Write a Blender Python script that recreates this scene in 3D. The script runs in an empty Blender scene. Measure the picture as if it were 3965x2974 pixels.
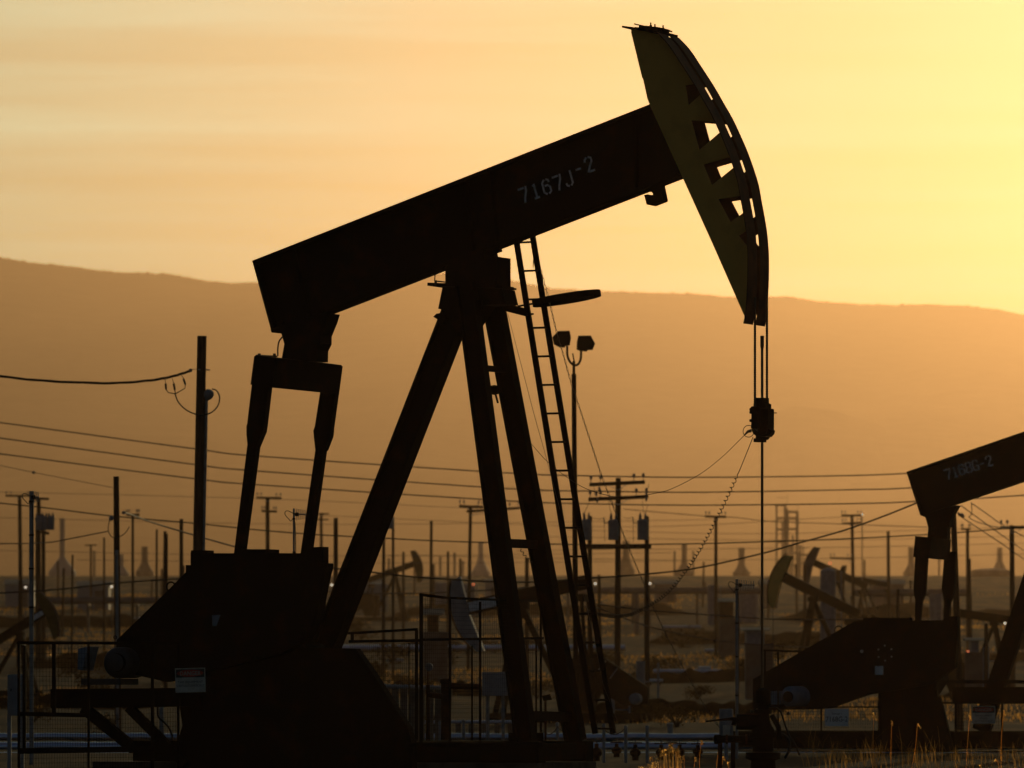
import bpy, math, random
from math import sin, cos, pi, radians, sqrt
from mathutils import Vector, Matrix, noise
from mathutils.geometry import tessellate_polygon
random.seed(7)
scene = bpy.context.scene
col = scene.collection
V = Vector

# ------------------------------------------------------------------ camera
# u, v are positions in a 3965 x 2974 frame, D is the distance in units of 80 m
UC, HV, S, D0, HC = 1982.5, 2653.0, 0.003, 80.0, 1.13
CAM = V((0, 0, HC))
cam = bpy.data.cameras.new('camera'); camo = bpy.data.objects.new('camera', cam)
col.objects.link(camo); scene.camera = camo
camo.location = CAM; camo.rotation_euler = (radians(90), 0, 0)
cam.sensor_width = 36.0
cam.lens = 36.0 * D0 / (3965 * S)
cam.shift_y = (HV - 1487.0) / 3965.0
cam.clip_start = 0.5; cam.clip_end = 30000
cam.dof.use_dof = True
cam.dof.focus_distance = 79.5
cam.dof.aperture_fstop = 6.0

# ------------------------------------------------------------------ sky, sun, exposure
SUN_EL, SUN_AZ = radians(5.6), radians(9.0)
SDIR = V((sin(SUN_AZ) * cos(SUN_EL), cos(SUN_AZ) * cos(SUN_EL), sin(SUN_EL)))
w = bpy.data.worlds.new('World'); scene.world = w; w.use_nodes = True
nt = w.node_tree; nt.nodes.clear()
def wn(t, **k):
    n = nt.nodes.new(t)
    for a, b in k.items(): setattr(n, a, b)
    return n
def wl(a, b): nt.links.new(a, b)
sky = wn('ShaderNodeTexSky', sky_type='NISHITA', sun_disc=False, sun_elevation=SUN_EL, sun_rotation=SUN_AZ,
         altitude=300.0, air_density=1.0, dust_density=3.0, ozone_density=1.0)
skb = wn('ShaderNodeMix', data_type='RGBA', blend_type='MULTIPLY'); skb.inputs[0].default_value = 1
wl(sky.outputs[0], skb.inputs[6]); skb.inputs[7].default_value = (1.65, 1.72, 1.95, 1)
tc = wn('ShaderNodeTexCoord')
dot = wn('ShaderNodeVectorMath', operation='DOT_PRODUCT'); dot.inputs[1].default_value = SDIR
wl(tc.outputs['Generated'], dot.inputs[0])
acs = wn('ShaderNodeMath', operation='ARCCOSINE'); wl(dot.outputs['Value'], acs.inputs[0])
mr = wn('ShaderNodeMapRange'); mr.inputs[1].default_value = 0; mr.inputs[2].default_value = radians(60)
wl(acs.outputs[0], mr.inputs[0])
# thin streaks of cirrus: stretched noise on the sky direction
mp = wn('ShaderNodeMapping'); mp.inputs['Scale'].default_value = (3.2, 3.2, 78.0); mp.inputs['Rotation'].default_value = (0, radians(1.5), 0)
wl(tc.outputs['Generated'], mp.inputs[0])
cn = wn('ShaderNodeTexNoise'); cn.inputs['Scale'].default_value = 2.6; cn.inputs['Detail'].default_value = 5; cn.inputs['Roughness'].default_value = 0.5
wl(mp.outputs[0], cn.inputs['Vector'])
cm = wn('ShaderNodeMapRange'); cm.inputs[1].default_value = 0.35; cm.inputs[2].default_value = 0.7; cm.inputs[3].default_value = 0.62; cm.inputs[4].default_value = 1.28
wl(cn.outputs[0], cm.inputs[0])
ramp = wn('ShaderNodeValToRGB'); wl(mr.outputs[0], ramp.inputs[0])
cr = ramp.color_ramp
AUREOLE = [(0.0, (0.38, 0.33, 0.36)), (0.10, (0.24, 0.38, 0.46)), (0.17, (0.20, 0.82, 0.80)), (0.28, (0.50, 1.42, 1.12)), (0.36, (0.38, 0.88, 0.70)), (0.5, (0.05, 0.06, 0.06)), (1.0, (0, 0, 0))]
while len(cr.elements) < len(AUREOLE): cr.elements.new(0.5)
for e, (p, c) in zip(cr.elements, AUREOLE): e.position = p; e.color = (*c, 1)
aum = wn('ShaderNodeMix', data_type='RGBA', blend_type='MULTIPLY'); aum.inputs[0].default_value = 1
wl(ramp.outputs[0], aum.inputs[6]); wl(cm.outputs[0], aum.inputs[7])
AUREOLE_GAIN = 24.0
aus = wn('ShaderNodeVectorMath', operation='SCALE'); aus.inputs['Scale'].default_value = AUREOLE_GAIN
wl(aum.outputs[2], aus.inputs[0])
sm = wn('ShaderNodeVectorMath', operation='ADD'); wl(skb.outputs[2], sm.inputs[0]); wl(aus.outputs[0], sm.inputs[1])
bg = wn('ShaderNodeBackground'); bg.inputs[1].default_value = 0.06
wl(sm.outputs[0], bg.inputs[0])
ow = wn('ShaderNodeOutputWorld'); wl(bg.outputs[0], ow.inputs[0])

sun = bpy.data.lights.new('sun', 'SUN'); sun.energy = 3.0; sun.angle = radians(0.5); sun.color = (1.0, 0.77, 0.39)
suno = bpy.data.objects.new('sun', sun); col.objects.link(suno)
suno.rotation_euler = SDIR.to_track_quat('Z', 'Y').to_euler(); suno.location = (0, 0, 300)

vs = scene.view_settings
scene.display_settings.display_device = 'sRGB'
vs.view_transform = 'Standard'; vs.look = 'None'; vs.exposure = -2.24; vs.gamma = 1.0; vs.use_curve_mapping = False
scene.render.engine = 'CYCLES'
cy = scene.cycles
cy.use_denoising = True; cy.max_bounces = 6; cy.diffuse_bounces = 3; cy.glossy_bounces = 3; cy.transmission_bounces = 4
cy.volume_bounces = 0; cy.transparent_max_bounces = 8; cy.caustics_reflective = False; cy.caustics_refractive = False

# ------------------------------------------------------------------ coordinates
def P(u, v, D): return V(((u - UC) * S * D, D0 * D, HC + (HV - v) * S * D))
def gz(x, y):
    """height of the terrain: a flat pad, then a plain that climbs gently to the hills"""
    d = y / D0
    pts = [(-9, 0), (1.75, 0), (2, 0.03), (3, 0.75), (5, 3.1), (8, 8.0), (12, 14.6), (15, 19.9), (25, 32.7), (92, 117.3)]
    z = 0
    for (a, za), (b, zb) in zip(pts, pts[1:]):
        if a <= d <= b: z = za + (zb - za) * (d - a) / (b - a); break
    else: z = 117.3 if d > 92 else 0
    k = max(0.0, min(1.0, (d - 1.9) / 1.5))
    z += k * 0.45 * noise.noise(V((x * 0.05, y * 0.035, 0))) + k * 0.2 * noise.noise(V((x * 0.2, y * 0.12, 3)))
    return z
def G(u, D):
    x = (u - UC) * S * D
    return V((x, D0 * D, gz(x, D0 * D)))
def GV(u, D):
    """frame v of the ground at u, D"""
    g = G(u, D); return HV - (g.z - HC) / (S * D)

# ------------------------------------------------------------------ materials
def nodes_of(name):
    m = bpy.data.materials.new(name); m.use_nodes = True
    t = m.node_tree; return m, t, t.nodes['Principled BSDF']
def mat(name, c, rough=0.6, metal=0.0, c2=None, scale=6.0, bump=0.0, lo=0.4, hi=0.65, stretch=(1, 1, 1), spec=0.4):
    m, t, b = nodes_of(name)
    b.inputs['Base Color'].default_value = (*c, 1); b.inputs['Roughness'].default_value = rough; b.inputs['Metallic'].default_value = metal
    b.inputs['Specular IOR Level'].default_value = spec
    if c2:
        co = t.nodes.new('ShaderNodeTexCoord'); ma = t.nodes.new('ShaderNodeMapping'); ma.inputs['Scale'].default_value = stretch
        n = t.nodes.new('ShaderNodeTexNoise'); n.inputs['Scale'].default_value = scale; n.inputs['Detail'].default_value = 6; n.inputs['Roughness'].default_value = 0.62
        r = t.nodes.new('ShaderNodeMapRange'); r.inputs[1].default_value = lo; r.inputs[2].default_value = hi
        x = t.nodes.new('ShaderNodeMix'); x.data_type = 'RGBA'; x.inputs[6].default_value = (*c, 1); x.inputs[7].default_value = (*c2, 1)
        t.links.new(co.outputs['Object'], ma.inputs[0]); t.links.new(ma.outputs[0], n.inputs['Vector']); t.links.new(n.outputs[0], r.inputs[0])
        t.links.new(r.outputs[0], x.inputs[0]); t.links.new(x.outputs[2], b.inputs['Base Color'])
        if bump:
            bp = t.nodes.new('ShaderNodeBump'); bp.inputs['Strength'].default_value = bump; bp.inputs['Distance'].default_value = 0.02
            t.links.new(n.outputs[0], bp.inputs['Height']); t.links.new(bp.outputs[0], b.inputs['Normal'])
    return m
def leafmat(name, c, ct, FWD=0.0):
    m = bpy.data.materials.new(name); m.use_nodes = True; t = m.node_tree; t.nodes.clear()
    d = t.nodes.new('ShaderNodeBsdfDiffuse'); d.inputs[0].default_value = (*c, 1)
    r = t.nodes.new('ShaderNodeBsdfTranslucent')
    oi = t.nodes.new('ShaderNodeTexCoord'); n = t.nodes.new('ShaderNodeTexNoise'); n.inputs['Scale'].default_value = 3.0
    t.links.new(oi.outputs['Object'], n.inputs['Vector'])
    x = t.nodes.new('ShaderNodeMix'); x.data_type = 'RGBA'; x.inputs[6].default_value = (*ct, 1); x.inputs[7].default_value = (ct[0] * .55, ct[1] * .5, ct[2] * .4, 1)
    t.links.new(n.outputs[0], x.inputs[0]); t.links.new(x.outputs[2], r.inputs[0])
    s = t.nodes.new('ShaderNodeAddShader'); o = t.nodes.new('ShaderNodeOutputMaterial')
    gl = t.nodes.new('ShaderNodeBsdfGlossy'); gl.inputs['Roughness'].default_value = 0.34; gl.inputs['Color'].default_value = (ct[0], ct[1] * 1.1, ct[2] * 1.4, 1)
    fr = t.nodes.new('ShaderNodeFresnel'); fr.inputs['IOR'].default_value = 1.5; mx = t.nodes.new('ShaderNodeMixShader')
    t.links.new(d.outputs[0], s.inputs[0]); t.links.new(r.outputs[0], s.inputs[1])
    t.links.new(fr.outputs[0], mx.inputs[0]); t.links.new(s.outputs[0], mx.inputs[1]); t.links.new(gl.outputs[0], mx.inputs[2]); rf = t.nodes.new('ShaderNodeBsdfRefraction'); rf.inputs['IOR'].default_value = 1.15; rf.inputs['Roughness'].default_value = 0.75; rf.inputs['Color'].default_value = (min(1, ct[0] * 1.2), ct[1] * 1.15, ct[2], 1)
    m2 = t.nodes.new('ShaderNodeMixShader'); m2.inputs[0].default_value = FWD
    t.links.new(mx.outputs[0], m2.inputs[1]); t.links.new(rf.outputs[0], m2.inputs[2]); t.links.new(m2.outputs[0], o.inputs[0])
    return m
def glowmat(name, c, e):
    m, t, b = nodes_of(name); b.inputs['Base Color'].default_value = (*c, 1)
    b.inputs['Emission Color'].default_value = (*c, 1); b.inputs['Emission Strength'].default_value = e
    return m
M = dict(
    black=mat('black_paint', (0.013, 0.011, 0.010), 0.85, 0, (0.030, 0.014, 0.008), 3.0, 0.15, 0.5, 0.75, spec=0.04),
    motor=mat('dark_motor_grey', (0.045, 0.05, 0.055), 0.5, 0, (0.03, 0.03, 0.035), 4.0),
    rust=mat('rusty_steel', (0.10, 0.035, 0.016), 0.8, 0, (0.045, 0.02, 0.012), 5.0, 0.2, spec=0.15),
    yellow=mat('yellow_paint', (0.76, 0.45, 0.10), 0.7, 0, (0.54, 0.30, 0.07), 2.5, 0.1, 0.5, 0.8, spec=0.2),
    white=mat('white_stencil_paint', (0.85, 0.86, 0.86), 0.8, 0, (0.42, 0.42, 0.41), 14.0, 0, 0.48, 0.7),
    signw=mat('bright_sign_white', (0.86, 0.86, 0.84), 0.7, 0, (0.74, 0.74, 0.72), 8.0),
    sign=mat('white_sign_face', (0.62, 0.62, 0.54), 0.6, 0, (0.45, 0.44, 0.36), 8.0),
    red=mat('red_sign_ink', (0.45, 0.05, 0.03), 0.6),
    ink=mat('black_sign_ink', (0.03, 0.03, 0.03), 0.7),
    galv=mat('galvanised_steel', (0.36, 0.37, 0.38), 0.5, 0.35, (0.22, 0.23, 0.24), 6.0),
    jacket=mat('aluminium_jacket', (0.52, 0.60, 0.78), 0.33, 0.85, (0.40, 0.47, 0.62), 2.0),
    wood=mat('weathered_pole_wood', (0.10, 0.062, 0.038), 0.9, 0, (0.05, 0.032, 0.02), 4.0, 0.3, stretch=(6, 6, 0.5), spec=0.1),
    cable=mat('black_cable', (0.02, 0.02, 0.02), 0.6, spec=0.3),
    wire=mat('weathered_conductor', (0.09, 0.08, 0.07), 0.7),
    chain=mat('chain_steel', (0.10, 0.08, 0.06), 0.45, 0.8),
    grey=mat('grey_enamel', (0.30, 0.33, 0.36), 0.55, 0, (0.22, 0.24, 0.26), 5.0),
    bluegrey=mat('blue_grey_paint', (0.20, 0.26, 0.33), 0.5, 0, (0.13, 0.17, 0.22), 5.0),
    tan=mat('tan_tank_paint', (0.34, 0.25, 0.19), 0.7, 0, (0.26, 0.19, 0.14), 1.0),
    concrete=mat('stained_concrete', (0.16, 0.14, 0.12), 0.95, 0, (0.08, 0.07, 0.06), 3.0, 0.3, spec=0.1),
    plant=mat('plant_steel', (0.16, 0.14, 0.13), 0.7, 0.2, (0.10, 0.08, 0.07), 1.5),
    porcelain=mat('insulator_porcelain', (0.22, 0.20, 0.19), 0.2),
    earth=mat('oily_earth', (0.028, 0.017, 0.009), 1.0, 0, (0.012, 0.008, 0.005), 0.8, 0.4, spec=0.0),
    hill=mat('scrub_hillside', (0.10, 0.075, 0.05), 1.0, 0, (0.06, 0.05, 0.035), 0.02, spec=0.0),
    straw=leafmat('dry_straw', (0.14, 0.09, 0.04), (0.80, 0.48, 0.15), 0.45),
    strawdim=leafmat('dry_weeds', (0.10, 0.065, 0.03), (0.55, 0.30, 0.08), 0.08),
    yellowdim=mat('dimmed_yellow_paint', (0.15, 0.11, 0.035), 0.8, 0, (0.09, 0.065, 0.025), 3.0, spec=0.1),  # darker copy of the yellow paint, so far horseheads look dim
    leaf=leafmat('scrub_leaf', (0.03, 0.025, 0.012), (0.06, 0.035, 0.012)),
    glintw=glowmat('sun_glint_glow', (1.0, 0.85, 0.65), 5.5),  # emission standing in for sun glints off far insulators
    glowr=glowmat('red_point_glow', (1.0, 0.22, 0.08), 4.5),  # red points of light, made with the same emission
)

# ------------------------------------------------------------------ mesh builder
class MB:
    def __init__(s): s.v = []; s.f = []
    def add(s, vs, fs):
        o = len(s.v); s.v += [V(p) for p in vs]; s.f += [tuple(i + o for i in f) for f in fs]; return s
    def bar(s, a, b, wd, ht=None, side=None):
        """box beam from a to b; wd along side, ht across"""
        a, b = V(a), V(b); d = (b - a).normalized(); ht = wd if ht is None else ht
        sd = V(side) if side is not None else (V((0, 0, 1)).cross(d) if abs(d.z) < .95 else V((1, 0, 0)))
        sd = (sd - d * sd.dot(d)).normalized(); up = d.cross(sd).normalized()
        q = [sd * (wd / 2 * i) + up * (ht / 2 * j) for i, j in ((-1, -1), (1, -1), (1, 1), (-1, 1))]
        return s.add([a + e for e in q] + [b + e for e in q], [(3, 2, 1, 0), (4, 5, 6, 7), (0, 1, 5, 4), (1, 2, 6, 5), (2, 3, 7, 6), (3, 0, 4, 7)])
    def box(s, c, size, ax=None):
        c = V(c); ax = ax or (V((1, 0, 0)), V((0, 1, 0)), V((0, 0, 1)))
        p = [c + ax[0] * (size[0] / 2 * i) + ax[1] * (size[1] / 2 * j) + ax[2] * (size[2] / 2 * k) for k in (-1, 1) for i, j in ((-1, -1), (1, -1), (1, 1), (-1, 1))]
        return s.add(p, [(3, 2, 1, 0), (4, 5, 6, 7), (0, 1, 5, 4), (1, 2, 6, 5), (2, 3, 7, 6), (3, 0, 4, 7)])
    def tube(s, pts, r, n=8, r2=None, cap=True, ref=None):
        pts = [V(p) for p in pts]; m = len(pts); rings = []; prev = None
        for i, p in enumerate(pts):
            d = (pts[min(i + 1, m - 1)] - pts[max(i - 1, 0)]).normalized()
            if prev is None:
                e = V(ref) if ref else (V((0, 0, 1)) if abs(d.z) < .9 else V((1, 0, 0)))
            else: e = prev
            e = (e - d * e.dot(d)).normalized(); prev = e; f = d.cross(e)
            rr = r[i] if isinstance(r, (list, tuple)) else (r if r2 is None else r + (r2 - r) * i / max(1, m - 1))
            rings += [p + (e * cos(2 * pi * k / n) + f * sin(2 * pi * k / n)) * rr for k in range(n)]
        fs = [(i * n + k, i * n + (k + 1) % n, (i + 1) * n + (k + 1) % n, (i + 1) * n + k) for i in range(m - 1) for k in range(n)]
        if cap: fs += [tuple(range(n - 1, -1, -1)), tuple((m - 1) * n + k for k in range(n))]
        return s.add(rings, fs)
    def ring(s, c, ax1, ax2, r, tr, n=28, m=6):
        c = V(c); pts = [c + V(ax1) * (r * cos(2 * pi * i / n)) + V(ax2) * (r * sin(2 * pi * i / n)) for i in range(n)]
        nn = V(ax1).cross(V(ax2)).normalized(); vs = []
        for i, p in enumerate(pts):
            o = (p - c).normalized()
            vs += [p + o * (tr * cos(2 * pi * k / m)) + nn * (tr * sin(2 * pi * k / m)) for k in range(m)]
        return s.add(vs, [(i * m + k, ((i + 1) % n) * m + k, ((i + 1) % n) * m + (k + 1) % m, i * m + (k + 1) % m) for i in range(n) for k in range(m)])
    def prism(s, poly, ext):
        poly = [V(p) for p in poly]; n = len(poly); e = V(ext)
        return s.add(poly + [p + e for p in poly], [tuple(range(n)), tuple(range(2 * n - 1, n - 1, -1))] + [(i, n + i, n + (i + 1) % n, (i + 1) % n) for i in range(n)])
    def lathe(s, base, prof, n=16, axis=None):
        """prof: (radius, height) pairs up the axis"""
        base = V(base); a = V(axis) if axis is not None else V((0, 0, 1)); e = V((1, 0, 0)) if abs(a.x) < .9 else V((0, 1, 0))
        e = (e - a * e.dot(a)).normalized(); f = a.cross(e); vs = []
        for r, h in prof: vs += [base + a * h + (e * cos(2 * pi * k / n) + f * sin(2 * pi * k / n)) * max(r, 1e-4) for k in range(n)]
        m = len(prof)
        fs = [(i * n + k, i * n + (k + 1) % n, (i + 1) * n + (k + 1) % n, (i + 1) * n + k) for i in range(m - 1) for k in range(n)]
        return s.add(vs, fs + [tuple(range(n - 1, -1, -1)), tuple((m - 1) * n + k for k in range(n))])
    def build(s, name, m, parent=None, smooth=False):
        me = bpy.data.meshes.new(name); loc = world_loc(parent) if parent else V((0, 0, 0))
        me.from_pydata([tuple(p - loc) for p in s.v], [], s.f); me.validate(); me.update()
        import bmesh
        b = bmesh.new(); b.from_mesh(me); bmesh.ops.recalc_face_normals(b, faces=b.faces)
        if smooth:
            for fc in b.faces: fc.smooth = True
            for ed in b.edges:
                if len(ed.link_faces) == 2 and ed.calc_face_angle(0) > 0.7: ed.smooth = False
        b.to_mesh(me); b.free()
        me.materials.append(m if not isinstance(m, str) else M[m])
        o = bpy.data.objects.new(name, me); col.objects.link(o)
        if parent: o.parent = parent
        return o
def world_loc(o):
    l = V(o.location)
    while o.parent: o = o.parent; l += V(o.location)
    return l
def tag(o, label=None, cat=None, group=None, kind=None):
    if label: o['label'] = label
    if cat: o['category'] = cat
    if group: o['group'] = group
    if kind: o['kind'] = kind
    return o
def thing(name, label, cat, loc, group=None):
    o = bpy.data.objects.new(name, None); col.objects.link(o); o.location = loc; o.empty_display_size = 0.3
    return tag(o, label, cat, group)
def solo(mb, name, m, label, cat, loc, group=None, smooth=False):
    """a thing that is one mesh, its origin at loc"""
    e = bpy.data.objects.new('tmp', None); e.location = loc
    o = mb.build(name, m, None, smooth); o.location = loc
    for vx in o.data.vertices: vx.co -= V(loc)
    bpy.data.objects.remove(e)
    return tag(o, label, cat, group)
def copy_tree(o, parent=None):
    c = o.copy(); col.objects.link(c)
    if parent: c.parent = parent
    for ch in [k for k in col.objects if k.parent == o]: copy_tree(ch, c)
    return c
def sag(a, b, s, n=24):
    a, b = V(a), V(b)
    return [a.lerp(b, i / n) - V((0, 0, 4 * s * (i / n) * (1 - i / n))) for i in range(n + 1)]
def spline(pts, n=6):
    """Catmull-Rom through pts"""
    p = [V(q) for q in pts]; p = [p[0] * 2 - p[1]] + p + [p[-1] * 2 - p[-2]]; out = []
    for i in range(1, len(p) - 2):
        for k in range(n):
            t = k / n; a, b, c, d = p[i - 1:i + 3]
            out.append(0.5 * ((2 * b) + (c - a) * t + (2 * a - 5 * b + 4 * c - d) * t * t + (3 * b - a - 3 * c + d) * t ** 3))
    return out + [p[-2]]

# ------------------------------------------------------------------ lettering
GLY = {  # stencil strokes on a 0.6 x 1 cell
    '7': [[(0.0, .92), (.42, .92)], [(.56, 1.0), (.52, .7), (.34, .3), (.26, 0)]], '1': [[(.2, .82), (.32, .95), (.32, .1)], [(.14, .04), (.5, .04)]],
    '6': [[(.26, .98), (.08, .8), (.06, .2), (.24, .03)], [(.36, .98), (.52, .88), (.54, .74)], [(.2, .58), (.4, .58), (.54, .44), (.54, .16), (.36, .03)]],
    '8': [[(.25, .98), (.08, .85), (.08, .66), (.2, .54), (.06, .38), (.06, .14), (.25, .03)], [(.37, .98), (.53, .85), (.53, .66), (.42, .54), (.56, .38), (.56, .14), (.37, .03)]],
    'J': [[(.46, 1.0), (.46, .2), (.32, .05)], [(.2, .05), (.06, .12), (.03, .28)]], '-': [[(.08, .45), (.46, .45)]],
    '2': [[(.22, .98), (.06, .84), (.04, .7)], [(.32, .98), (.5, .88), (.5, .66), (.3, .4), (.1, .04)], [(.22, .06), (.56, .06)]],
    'G': [[(.28, .98), (.1, .86), (.06, .5), (.1, .14), (.28, .03)], [(.38, .98), (.54, .86), (.55, .72)], [(.34, .45), (.54, .45), (.54, .1), (.38, .03)]]}
def stencil(mb, text, org, right, up, h, adv=0.8, wd=0.13, gaps=None):
    right, up = V(right).normalized(), V(up).normalized(); x = 0
    for ch in text:
        for st in GLY.get(ch, []):
            n = len(st); L, R = [], []
            for i, (a, b) in enumerate(st):
                p0, p1 = st[max(i - 1, 0)], st[min(i + 1, n - 1)]
                d = V((p1[0] - p0[0], p1[1] - p0[1])).normalized(); q = V((-d.y, d.x)) * wd / 2
                L.append((a + q.x, b + q.y)); R.append((a - q.x, b - q.y))
            f = lambda c: V(org) + right * ((c[0] + x) * h) + up * (c[1] * h)
            mb.add([f(c) for c in L] + [f(c) for c in R], [(i, i + 1, n + i + 1, n + i) for i in range(n - 1)])
        x += adv
    return mb
def text_mb(mb, body, centre, right, up, h, wmax=None):
    """flat lettering in the built-in font, centred"""
    cu = bpy.data.curves.new('txt', 'FONT'); cu.body = body; cu.align_x = 'CENTER'; cu.size = h * 1.4; cu.resolution_u = 2
    ob = bpy.data.objects.new('txt', cu); col.objects.link(ob)
    me = bpy.data.meshes.new_from_object(ob.evaluated_get(bpy.context.evaluated_depsgraph_get()))
    right, up = V(right).normalized(), V(up).normalized()
    k = 1.0
    if wmax and len(me.vertices):
        wid = max(p.co.x for p in me.vertices) - min(p.co.x for p in me.vertices); k = min(1.0, wmax / wid)
    mb.add([V(centre) + right * (p.co.x * k) + up * (p.co.y - h / 2) for p in me.vertices], [tuple(p.vertices) for p in me.polygons])
    bpy.data.objects.remove(ob); bpy.data.curves.remove(cu); bpy.data.meshes.remove(me)
    return mb

# ================================================================== setting
def ground():
    mb = MB(); ys = []
    y = -30.0
    while y < 7250: ys.append(y); y += 2.5 if y < 140 else (4 + (y - 140) * 0.03)
    nx = 90; vs = []; fs = []
    for y in ys:
        wdt = 60 + 0.36 * max(0, y)
        for i in range(nx + 1):
            x = (i / nx * 2 - 1) * wdt
            vs.append((x, y, gz(x, y)))
    for j in range(len(ys) - 1):
        for i in range(nx): a = j * (nx + 1) + i; fs.append((a, a + 1, a + nx + 2, a + nx + 1))
    mb.add(vs, fs)
    m, t, b = nodes_of('dry_ground'); b.inputs['Roughness'].default_value = 1.0; b.inputs['Specular IOR Level'].default_value = 0.05
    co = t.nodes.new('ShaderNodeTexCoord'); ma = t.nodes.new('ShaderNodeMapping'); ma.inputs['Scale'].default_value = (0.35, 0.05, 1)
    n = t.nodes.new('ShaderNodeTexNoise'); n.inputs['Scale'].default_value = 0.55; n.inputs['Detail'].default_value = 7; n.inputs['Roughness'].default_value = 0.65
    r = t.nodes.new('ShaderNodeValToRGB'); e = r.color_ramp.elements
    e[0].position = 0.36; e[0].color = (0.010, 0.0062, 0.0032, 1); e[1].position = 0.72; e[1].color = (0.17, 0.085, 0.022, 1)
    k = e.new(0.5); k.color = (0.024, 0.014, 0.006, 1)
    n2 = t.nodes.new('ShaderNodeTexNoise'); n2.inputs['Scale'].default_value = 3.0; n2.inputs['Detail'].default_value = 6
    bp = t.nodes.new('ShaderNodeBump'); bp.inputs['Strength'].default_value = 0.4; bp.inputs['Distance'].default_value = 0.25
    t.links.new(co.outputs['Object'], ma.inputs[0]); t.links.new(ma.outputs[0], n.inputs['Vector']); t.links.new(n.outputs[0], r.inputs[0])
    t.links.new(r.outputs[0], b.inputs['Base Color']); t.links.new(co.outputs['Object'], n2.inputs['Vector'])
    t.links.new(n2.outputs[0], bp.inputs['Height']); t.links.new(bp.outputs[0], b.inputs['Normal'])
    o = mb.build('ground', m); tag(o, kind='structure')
ground()

RIDGE = [(-3200, 1500), (-2400, 1180), (-1600, 1010), (-700, 960), (-300, 975), (0, 997), (107, 1015), (233, 1027), (448, 1054), (663, 1061), (789, 1086), (896, 1095), (1000, 1093), (1300, 1082), (1500, 1060), (1700, 1058),
         (1870, 1064), (1945, 1075), (1990, 1088), (2115, 1115), (2320, 1126), (2510, 1133), (2690, 1137), (2780, 1145), (2868, 1151), (3047, 1147), (3190, 1169), (3352, 1178),
         (3460, 1180), (3585, 1178), (3728, 1183), (3854, 1197), (3965, 1217), (4200, 1245), (4600, 1290), (5400, 1420), (6400, 1600), (7200, 1800)]
def ridge_v(u):
    for (a, va), (b, vb) in zip(RIDGE, RIDGE[1:]):
        if a <= u <= b:
            t = (u - a) / (b - a); return va + (vb - va) * t
    return RIDGE[0][1] if u < RIDGE[0][0] else RIDGE[-1][1]
def hills():
    mb = MB(); DT, DB = 168.0, 72.0; nu, nv = 1100, 60; vs = []; fs = []
    for j in range(nv + 3):
        for i in range(nu + 1):
            u = -3200 + 10400 * i / nu
            if j <= nv:
                k = j / nv; D = DB + (DT - DB) * k
                x = (u - UC) * S * D
                vv = 2262 + (ridge_v(u) - 2262) * k; z = HC + (HV - vv) * S * D
                z += sin(pi * k) * 36 * noise.noise(V((x * 0.0018, D * 0.085, 1))) + sin(pi * k) * 13 * noise.noise(V((x * 0.0057, D * .25, 5)))
                if j >= nv - 1: z += 1.8 * max(-.3, noise.noise(V((x * 0.11, 0, 9)))) + 1.4 * noise.noise(V((x * 0.03, 4, 9))) + (2.8 if noise.noise(V((x * .25, 8, 2))) > .42 else 0)
                vs.append((x, D * D0, z))
            else:
                D = DT + (j - nv) * 1.2; x = (u - UC) * S * D
                vs.append((x, D * D0, P(u, ridge_v(u), DT).z * (0.75 - 0.3 * (j - nv - 1))))
    for j in range(nv + 2):
        for i in range(nu): a = j * (nu + 1) + i; fs.append((a, a + 1, a + nu + 2, a + nu + 1))
    mb.add(vs, fs); o = mb.build('hills', 'hill', None, True); tag(o, kind='structure')
hills()
FOOT = [(2300, 2180), (2600, 1900), (2850, 1680), (3000, 1590), (3090, 1572), (3200, 1585), (3350, 1625), (3480, 1680), (3700, 1790), (4000, 1950), (4400, 2200)]
def foothill():
    mb = MB(); vs = []; fs = []; nu = 160; nv = 14
    for j in range(nv + 1):
        for i in range(nu + 1):
            u = 2300 + 2100 * i / nu; k = j / nv; D = 87 + 36 * k
            for (a, va), (b, vb) in zip(FOOT, FOOT[1:]):
                if a <= u <= b: t = (u - a) / (b - a); vt = va + (vb - va) * (t * t * (3 - 2 * t)); break
            vv = 2262 + (vt - 2262) * k; x = (u - UC) * S * D
            vs.append((x, D * D0, HC + (HV - vv) * S * D + sin(pi * k) * 12 * noise.noise(V((x * .004, D * .1, 4))) + (2 * noise.noise(V((x * .03, 1, 4))) if j == nv else 0)))
    for j in range(nv):
        for i in range(nu): a = j * (nu + 1) + i; fs.append((a, a + 1, a + nu + 2, a + nu + 1))
    mb.add(vs, fs); o = mb.build('hills', 'hill', None, True); tag(o, kind='structure')
foothill()

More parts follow.
